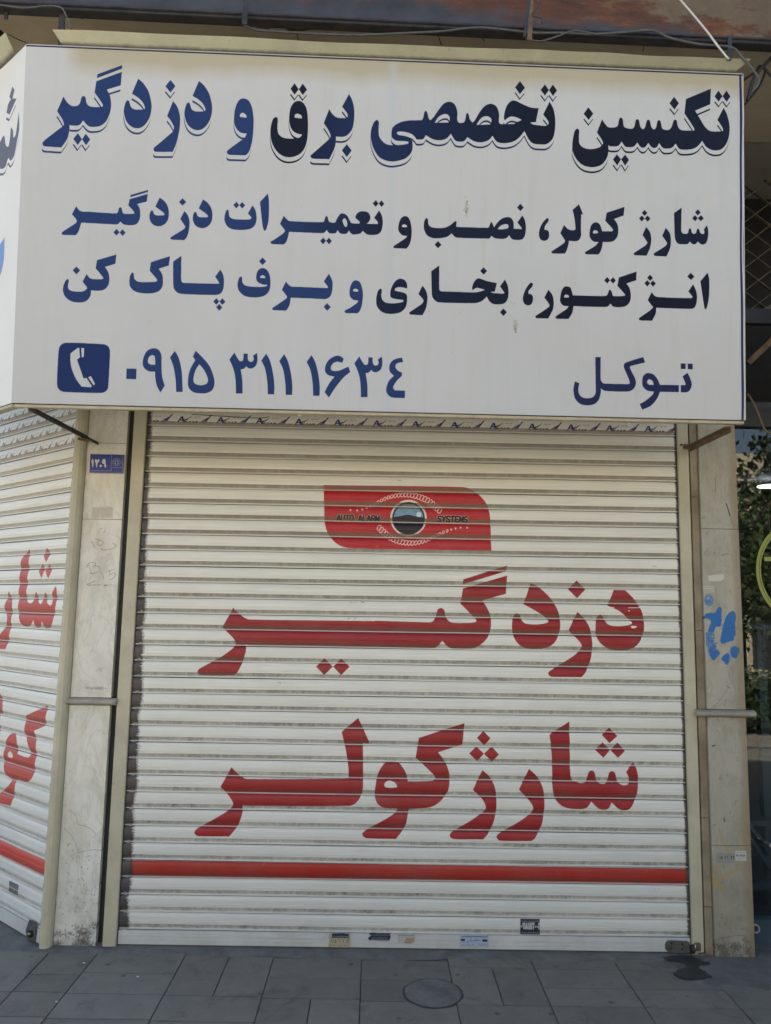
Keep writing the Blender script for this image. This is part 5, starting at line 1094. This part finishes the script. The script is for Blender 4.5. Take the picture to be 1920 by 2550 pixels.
q0_ = TY0 + LVX * .10; q1_ = TY0 + LVX * 1.3; lo2 = Vector((LO.x, LO.y, 0))
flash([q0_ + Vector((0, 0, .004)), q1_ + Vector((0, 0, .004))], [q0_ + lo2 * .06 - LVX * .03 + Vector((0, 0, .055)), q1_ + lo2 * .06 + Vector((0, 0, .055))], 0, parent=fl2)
# brackets from the wall to the bottom of the sign
br = empty('sign_bracket', tuple(at(242, 1103, -.012)), 'thin black rusty rod bracing the left bottom corner of the sign', 'bracket', 'rods bracing the sign')
p0, p1 = at(243, 1104, -.013), Vector(hit(68, 1014, SG0, SN)) - VN * .03
b_ = MB(); b_.tube([p1, p1.lerp(p0, .80)], .011, 10); b_.build('rod', m_rod, br, True)
b_ = MB(); b_.tube([p1.lerp(p0, .70), p0], .0075, 10); b_.build('inner_rod', m_rod, br, True)
pc = p1.lerp(p0, .74); b_ = MB(); b_.bar(pc + Vector((-.02, 0, -.016)), pc + Vector((.028, .03, -.018)), .014, .012); b_.build('clamp', m_angle, br, bevel=.002)
br2 = empty('sign_bracket', tuple(at(1705, 1112, -.03)), 'brown rusty steel angle bracing the right bottom corner of the sign', 'bracket', 'rods bracing the sign')
p0, p1 = at(1712, 1113, -.025), Vector(hit(1822, 1060, SG0, SN)) - VN * .03
b_ = MB(); b_.bar(p1, p0, .026, .004); b_.bar(p1 + Vector((.011, 0, -.012)), p0 + Vector((.011, 0, -.012)), .004, .024); b_.build('angle_bar', m_angle, br2)
b_ = MB(); b_.tube([p0 + Vector((-.02, .002, .002)), p0 + Vector((.01, -.008, 0))], .012, 10); b_.build('weld', m_angle, br2)
for k_, (dx, dz) in enumerate(((-.032, .010), (.02, .006))):
    b_ = MB(); c_ = p0 + Vector((dx, .004, dz)); b_.tube([c_, c_ + Vector((0, -.012, 0))], .005, 6); b_.build('bolt', m_bolt, br2)

# ================================================================== BEAM, SOFFIT, BUILDING
bd = Vector((1.5404 + 1.8239, -.6905 + .7944, 0)).normalized(); bp0 = Vector((-1.8239, -.7944, 4.11)) - bd * .17; BL = 6.0; bn = Vector((bd.y, -bd.x, 0))
bm_ = empty('steel_beam', tuple(bp0 + bd * 3), 'rusty peeling steel beam running along the edge of the soffit above the sign', 'beam')
b_ = MB().obox(bp0, bd * BL, -bn * .008, (0, 0, .30)); b_.build('web', m_rust, bm_)
b_ = MB().obox(bp0 - Vector((0, 0, .0122)) + bn * .002, bd * BL, -bn * .050, (0, 0, .012)); b_.build('lower_flange', m_beamdark, bm_, bevel=.002)
b_ = MB().obox(bp0 + bn * .0005 + Vector((0, 0, .0005)), bd * BL, bn * .010, (0, 0, .014)); b_.build('flange_lip', m_beamdark, bm_, bevel=.003)
sb = empty('steel_beam', tuple(bp0), 'second rusty beam turning the corner above the side sign', 'beam')
b_ = MB().obox(bp0 + Vector((-.012, .004, 0)), Vector(LD) * 4, -Vector((LO.x, LO.y, 0)) * .008, (0, 0, .30)); b_.build('web', m_rust, sb)
# strap hangers
def hanger(x, y0, y1, wd, label, mat=m_beamdark, Y=-.80):
    a = at(x, y0, Y + .035); b = at(x - 3, y1, Y + .035); h = MB().bar(a, b, wd, .006, (0, 1, 0)); return tag(h.build('strap_hanger', mat), label, 'hanger', 'straps hanging from the beam')
hanger(18, -5, 47, .016, 'short dark strap at the top left corner of the picture'); hanger(155, 20, 112, .026, 'dark strap between the beam and the left end of the flashing')
hanger(612, -8, 62, .022, 'bent dark strap hanging from the beam left of the middle', Y=-.84); hanger(1322, -8, 100, .020, 'rusty strap with a bundle of wire right of the middle', m_angle, Y=-.84); hanger(1818, 95, 150, .018, 'small strap behind the right end of the flashing', Y=-.77)
# wires and cables
def cable(pts, Y, r, mat, label, n=6, grp='cables above the sign'):
    P_ = [at(x, y, Y if not isinstance(Y, (list, tuple)) else Y[i]) for i, (x, y) in enumerate(pts)]
    b = MB(); b.tube(spline(P_, n), r, 8); return tag(b.build('cable', mat, None, True), label, 'cable', grp)
cable([(607, 62), (640, 75), (700, 79), (800, 85), (900, 87), (1000, 83), (1100, 78), (1180, 69), (1240, 72), (1330, 82), (1400, 82), (1480, 85), (1560, 80), (1625, 76), (1670, 95), (1740, 110), (1820, 118), (1850, 145), (1880, 180), (1890, 205), (1872, 230)], -.735, .0052, m_cable_g, 'long grey dusty cable sagging under the beam along the flashing')
cable([(1310, 95), (1345, 103), (1390, 90), (1430, 77), (1480, 84)], -.74, .004, m_cable_g, 'short grey cable looping from the rusty strap')
cable([(0, 12), (60, 20), (110, 15), (150, 18), (165, 40), (178, 72)], -.80, .004, m_cable_g, 'thin grey cable at the top left bending down to the flashing')
cable([(1690, -5), (1725, 35), (1762, 80), (1788, 115), (1815, 148)], -.85, .0042, m_cable_w, 'white cable slanting down from the top right to the flashing')
cable([(1862, 250), (1880, 190), (1925, 140)], -.60, .008, m_cable, 'thick black cable at the right edge beside the sign corner'); cable([(1850, 200), (1880, 180), (1895, 165), (1925, 195)], -.55, .006, m_cable, 'black cable loop crossing at the top right corner'); cable([(1855, 260), (1890, 215), (1905, 175), (1890, 165)], -.5, .005, m_cable, 'twisted black wire hanging behind the right sign edge')
cable([(1862, 980), (1880, 1010), (1900, 1060), (1912, 1077), (1930, 1077)], -.15, .0045, m_cable_b, 'brown wire hanging behind the lower right corner of the sign')
cable([(1320, -6), (1315, 25), (1310, 60), (1306, 92)], -.86, .006, m_cable, 'bundle of dark wire wound on the strap right of the middle'); cable([(1352, -6), (1335, 22), (1326, 38), (1348, 45), (1350, 58)], -.86, .0035, m_cable, 'loose wire end curling beside the rusty strap')
# pipe end top left
pp = at(0, 96, -.55); b_ = MB(); b_.tube([pp + Vector((-.25, .1, .05)), pp + Vector((.012, -.02, 0))], .024, 16); tag(b_.build('pipe_end', m_dark, None, True), 'dark round pipe end at the top left edge above the corner sign', 'pipe')
# building shell
bl = bpy.data.objects.new('building', None); bl.location = (0, 2, 0); COL.objects.link(bl); tag(bl, 'corner building with plastered soffit carrying the signs and shutters', 'building')
far = Vector(LP) + Vector(LD) * 4
b_ = MB(); b_.prism([(-1.71, .03, 4.30), (1.64, .055, 4.30), (12, .055, 4.30), (12, 9, 4.30), (far.x, 9, 4.30), (far.x, far.y + .06, 4.30)], (0, 0, 1.7)); b_.build('upper_storeys', m_wall, bl)
sof = [(bp0 - bn * .006).xy, (bp0 + bd * BL - bn * .006).xy, (12, -.5), (12, .3), (-1.5, .3), (far.x, far.y + .5), (far.x + LO.x * .8, far.y + LO.y * .8)]
b_ = MB(); b_.prism([(p[0], p[1], 4.285) for p in sof], (0, 0, .0145)); b_.build('soffit', m_plaster, bl)
b_ = MB(); b_.prism([(p[0], p[1], 4.303) for p in sof], (0, 0, .22)); b_.build('balcony_slab', m_wall, bl)
b_ = MB(); b_.box(-1.69, 1.64, .06, .14, 2.9, 4.283); b_.build('header_wall', m_plaster, bl)
b_ = MB(); b_.prism([(-1.71, .07, 2.7), (-1.69, .15, 2.7), (far.x, far.y + .2, 2.7), (far.x, far.y + .08, 2.7)], (0, 0, 1.58)); b_.build('side_header_wall', m_plaster, bl)
b_ = MB(); b_.box(-1.62, 1.62, .2, .25, 0, 2.9); b_.build('back_wall', m_black, bl)
b_ = MB(); b_.prism([(-1.75, .16, 0), (-1.70, .22, 0), (far.x, far.y + .3, 0), (far.x, far.y + .2, 0)], (0, 0, 2.7)); b_.build('side_back_wall', m_black, bl)
# broken plaster by the beam
for k, pts in enumerate((((95, 20), (130, 14), (240, 24), (235, 38), (205, 45), (180, 40), (140, 36), (115, 30)), ((618, 48), (690, 50), (700, 58), (665, 70), (640, 66)), ((685, 52), (800, 58), (790, 68), (755, 75), (720, 74), (700, 64)), ((898, 62), (962, 66), (962, 71), (900, 68)))):
    q = [gnd(x, y, 4.2846) for x, y in pts]; b_ = MB(); b_.prism(q, (0, 0, -.006)); b_.build('broken_plaster', m_brick, bl)
for pts in (((728, 78), (738, 82), (742, 96), (744, 104)), ((1092, 90), (1097, 105), (1100, 112)), ((1195, 78), (1200, 92), (1206, 102)), ((1598, 104), (1603, 118), (1600, 128)), ((20, 85), (45, 98), (70, 108))):
    q = spline([gnd(x, y, 4.2845) for x, y in pts], 4); b_ = MB(); b_.tube(q, .0022, 4); b_.build('plaster_crack', m_black, bl)

# ================================================================== NEIGHBOUR SHOP (right edge)
ns = empty('neighbour_shop', (2.6, .15, 0), 'dark glazed shop front of the neighbour at the right edge of the picture', 'shop front')
GY = .15
b_ = MB().box(1.665, 4.4, GY, GY + .006, .12, 2.56); b_.build('window_pane', m_glass, ns)
b_ = MB().box(1.625, 4.4, GY - .03, GY + .05, 2.562, 2.64); b_.build('top_rail', m_dark, ns)
b_ = MB().box(1.625, 1.664, GY - .01, GY + .05, .0, 2.56); b_.build('side_frame', m_dark, ns)
b_ = MB().box(1.665, 4.4, GY - .045, GY + .05, .0, .118); b_.build('sill', m_tarp, ns, bevel=.003)
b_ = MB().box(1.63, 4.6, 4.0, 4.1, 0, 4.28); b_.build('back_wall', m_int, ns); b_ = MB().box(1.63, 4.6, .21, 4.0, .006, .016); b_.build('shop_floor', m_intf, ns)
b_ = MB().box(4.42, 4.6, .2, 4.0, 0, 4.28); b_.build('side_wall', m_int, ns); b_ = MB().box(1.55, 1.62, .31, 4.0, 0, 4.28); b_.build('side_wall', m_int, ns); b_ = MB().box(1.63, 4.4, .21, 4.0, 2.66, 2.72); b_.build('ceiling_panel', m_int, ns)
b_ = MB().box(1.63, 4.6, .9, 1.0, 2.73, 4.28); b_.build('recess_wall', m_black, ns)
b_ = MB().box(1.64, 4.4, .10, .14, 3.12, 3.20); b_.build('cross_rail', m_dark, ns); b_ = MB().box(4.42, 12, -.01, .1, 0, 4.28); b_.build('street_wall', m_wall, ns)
# decal ring on the glass
rc = empty('window_decal', tuple(at(1995, 1422, GY)), 'lime green ring decal on the neighbour window, cut by the right edge', 'decal')
cc = at(1996, 1424, GY - .002); rr_ = (at(1996, 1424, GY) - at(1883, 1424, GY)).length
def ring_mesh(r0, r1, y, mat, nm, par, n=72, sy=1.12):
    b = MB()
    for k in range(n):
        a0, a1 = 2 * math.pi * k / n, 2 * math.pi * (k + 1) / n
        q = lambda a, r: (cc.x + math.cos(a) * r, y, cc.z + math.sin(a) * r * sy)
        b.quad(q(a0, r0), q(a1, r0), q(a1, r1), q(a0, r1))
    return b.build(nm, mat, par)
ring_mesh(rr_ - .025, rr_, cc.y, m_ring, 'ring', rc); ring_mesh(rr_ - .017, rr_ - .014, cc.y - .0008, m_ringdark, 'ring_lettering', rc)
zz = at(1905, 1392, GY).z; b_ = MB().box(cc.x - rr_ + .045, cc.x + rr_ - .045, cc.y - .0005, cc.y + .0005, zz - .011, zz + .011); b_.build('crossbar', m_ring, rc)
p_ = at(1917, 1332, GY - .002); q_ = at(1912, 1252, GY - .002); b_ = MB().bar(p_, q_, .006, .001); b_.build('upright_line', m_ringdark, rc)
# interior: lamp, stand, table
lp = at(1922, 1212, 2.2); b_ = MB(); b_.prism([(lp.x + math.cos(a) * .11, lp.y + math.sin(a) * .10, lp.z) for a in np.linspace(0, 2 * math.pi, 25)[:-1]], (0, 0, .006)); tag(b_.build('ceiling_lamp', m_lamp), 'bright oval ceiling lamp inside the neighbour shop', 'lamp')
rk = empty('display_rack', (2.3, .9, .016), 'dark blue metal display rack inside the neighbour window', 'rack')
for x in (1.98, 2.9): b_ = MB().box(x, x + .05, .55, .60, .016, 1.55); b_.build('upright', m_tarp, rk)
b_ = MB().bar((1.75, .5, .55), (2.02, .52, .18), .03, .02); b_.build('brace', m_tarp, rk); b_ = MB().bar((1.80, .5, .55), (2.10, .52, .16), .02, .02); b_.build('brace', m_tarp, rk)
b_ = MB().box(1.75, 3.0, .5, .95, .45, .48); b_.build('shelf', m_tarp, rk); b_ = MB().box(1.9, 2.95, .5, .95, 1.50, 1.53); b_.build('shelf', m_tarp, rk); b_ = MB().box(1.72, 3.1, .5, .95, .12, .16); b_.build('base_board', m_tarp, rk)
lg = at(1882, 2313, .08); b_ = MB(); rg_ = [(lg.x + math.cos(a) * .016, lg.y, lg.z + math.sin(a) * .018) for a in np.linspace(0, 2 * math.pi, 17)]; b_.tube(rg_, .005, 8, False); b_.box(lg.x - .035, lg.x - .012, lg.y - .003, lg.y + .003, lg.z - .018, lg.z + .020); tag(b_.build('lock_ring', m_pale, None), 'pale steel lock eye beside the foot of the right pillar', 'lock eye')
hn = at(1917, 2105, .10); b_ = MB(); b_.tube([hn + Vector((0, .05, 0)), hn + Vector((0, -.02, 0))], .012, 12); tag(b_.build('door_knob', m_chrome, None, True), 'small round metal knob on the neighbour window', 'knob')
# folding lattice above
la = empty('folding_grille', (1.95, .3, 3.2), 'rusty diamond lattice of a folding grille behind the right edge of the sign', 'grille')
LY = .30; zt, zb = 4.06, 3.22; dw, dh = .083, .066
def clip_bar(x0, sgn, y):
    # diagonal flat bar from (x0, zb) upwards
    L = (zt - zb) / dh * dw; return (x0, y, zb), (x0 + sgn * L, y, zt)
def sc_bars():
    for k in range(-14, 14):
        x0 = 1.66 + k * 2 * dw
        for sgn, y in ((1, LY), (-1, LY + .012)):
            xs = x0 if sgn == 1 else x0 + 0.083
            a, b = clip_bar(xs, sgn, y)
            # clip to x range 1.64 .. 2.9
            ax, az, bx, bz = a[0], a[2], b[0], b[2]
            def cut(xc): return az + (xc - ax) / (bx - ax) * (bz - az)
            lo, hi = (1.64, 2.5)
            if sgn == 1:
                if bx < lo or ax > hi: continue
                if ax < lo: az, ax = cut(lo), lo
                if bx > hi: bz = a[2] + (hi - a[0]) / (b[0] - a[0]) * (b[2] - a[2]); bx = hi
            else:
                if ax < lo or bx > hi: continue
                if bx < lo: bz = cut(lo); bx = lo
                if ax > hi: az2 = cut(hi); az, ax = az2, hi
            if abs(bz - az) < .03: continue
            m = MB().bar((ax, y, az), (bx, y, bz), .004, .020, (0, 1, 0)); m.build('lattice_bar', m_lattice, la)
sc_bars()
p_, q_ = at(1862, 905, .2), at(1935, 835, .2); b_ = MB().bar(p_, q_, .02, .03); tag(b_.build('diagonal_strut', m_angle), 'rusty red-brown diagonal strut beyond the right edge of the sign', 'strut')
p_, q_ = at(1885, 790, .2), at(1935, 760, .2); b_ = MB().bar(p_, q_, .02, .04); tag(b_.build('short_rail', m_lattice), 'short brown bar below the lattice at the right edge', 'bar')

# ================================================================== ACROSS THE STREET (seen in the neighbour window, and lighting the scene)
ob = empty('apartment_building', (6, -19, 0), 'sunlit cream building across the street mirrored in the neighbour window', 'building')
b_ = MB().box(-22, 30, -26, -18, 0, 6.3); b_.build('wall', m_far, ob)
b_ = MB().box(-22, 30, -18.15, -17.998, 5.0, 5.12); b_.build('cornice', m_fardark, ob); b_ = MB().box(-22, 30, -18.03, -17.999, 4.1, 4.5); b_.build('window_band', m_fardark, ob)
for k in range(14):
    b_ = MB().box(-20 + k * 3.4, -16.9 + k * 3.4, -18.02, -17.997, .05, 3.0); b_.build('shop_window', m_fardark, ob)
fp = MB().quad((-60, -18, .002), (60, -18, .002), (60, -13.5, .002), (-60, -13.5, .002)); tag(fp.build('far_pavement', m_road), kind='structure')
def leaf_mesh(n, rx, ry, rz, seed):
    r = np.random.default_rng(seed); v = []; f = []
    cl = r.normal(0, .42, (26, 3)); 
    for k in range(n):
        c = cl[r.integers(0, 26)] + r.normal(0, .20, 3); L = np.linalg.norm(c)
        if L > 1.15: c *= 1.15 / L * r.uniform(.8, 1)
        p = c * [rx, ry, rz]; a = r.normal(0, 1, 3); a /= np.linalg.norm(a); b = np.cross(a, r.normal(0, 1, 3)); b /= np.linalg.norm(b); s = r.uniform(.03, .065)
        i = len(v); v += [p - a * s, p + b * s * .6, p + a * s, p - b * s * .6]; f.append((i, i + 1, i + 2, i + 3))
    return v, f
cr = None
for k, (x, y, lab) in enumerate(((5.0, -7.6, 'low bushy street tree mirrored in the neighbour window'), (8.6, -7.2, 'tall street tree nearest the neighbour shop'), (12.6, -7.4, 'tall street tree farthest along the kerb'), (7.6, -12.4, 'street tree across the road behind the low bushy one'))):
    tr = empty('street_tree', (x, y, 0), lab, 'tree', 'street trees across the road')
    if cr is None:
        v, f = leaf_mesh(11000, 1.9, 1.7, 1.75, 3); cr = mesh_obj('crown', v, f, m_leaf); me_c = cr.data; bpy.data.objects.remove(cr)
        b_ = MB(); b_.tube([(0, 0, 0), (.03, 0, 1.2), (0, .03, 2.4), (.1, 0, 3.4)], [.13, .10, .08, .04], 10)
        for q in range(6): a = q * 1.05; b_.tube([(0, 0, 1.9 + q * .15), (math.cos(a) * .6, math.sin(a) * .6, 2.7 + q * .12), (math.cos(a) * 1.1, math.sin(a) * 1.1, 3.3)], [.05, .03, .015], 6)
        tko = b_.build('trunk', m_bark, None, True); me_t = tko.data; bpy.data.objects.remove(tko)
    c_ = bpy.data.objects.new('crown', me_c); COL.objects.link(c_); c_.parent = tr; c_.location = (0, 0, 2.0) if k == 0 else (0, 0, 4.2 if k < 3 else 2.9); c_.scale = (1, 1, .95) if k in (0, 3) else (1.5, 1.5, 1.7); c_.rotation_euler = (0, 0, k * 1.3)
    t_ = bpy.data.objects.new('trunk', me_t); COL.objects.link(t_); t_.parent = tr

hv, hf = leaf_mesh(14000, 3.6, .4, .45, 8); ho = mesh_obj('added_hedge', [(p[0] + 6.5, p[1] - 6.6, p[2] + .35) for p in hv], hf, m_leaf); tag(ho, 'low leafy screen added along the kerb to darken the reflection in the neighbour window', 'added_hedge')  # added to keep the sunlit road out of the window reflection
aw = empty('added_awning', (4.2, -.9, 3.25), 'unseen dark canopy added beyond the right edge to darken the right side', 'added_awning')  # unseen cover, added to cut the sky light on the right
b_ = MB().prism([(2.15, .0, 3.5), (2.15, -1.9, 3.18), (2.15, -1.9, 3.15), (2.15, .0, 3.46)], (4.2, 0, 0)); b_.build('canopy', m_tarp, aw)
for x in (2.2, 6.25): b_ = MB().bar((x, -.02, 2.9), (x, -1.85, 3.15), .03, .03); b_.build('support_arm', m_dark, aw)
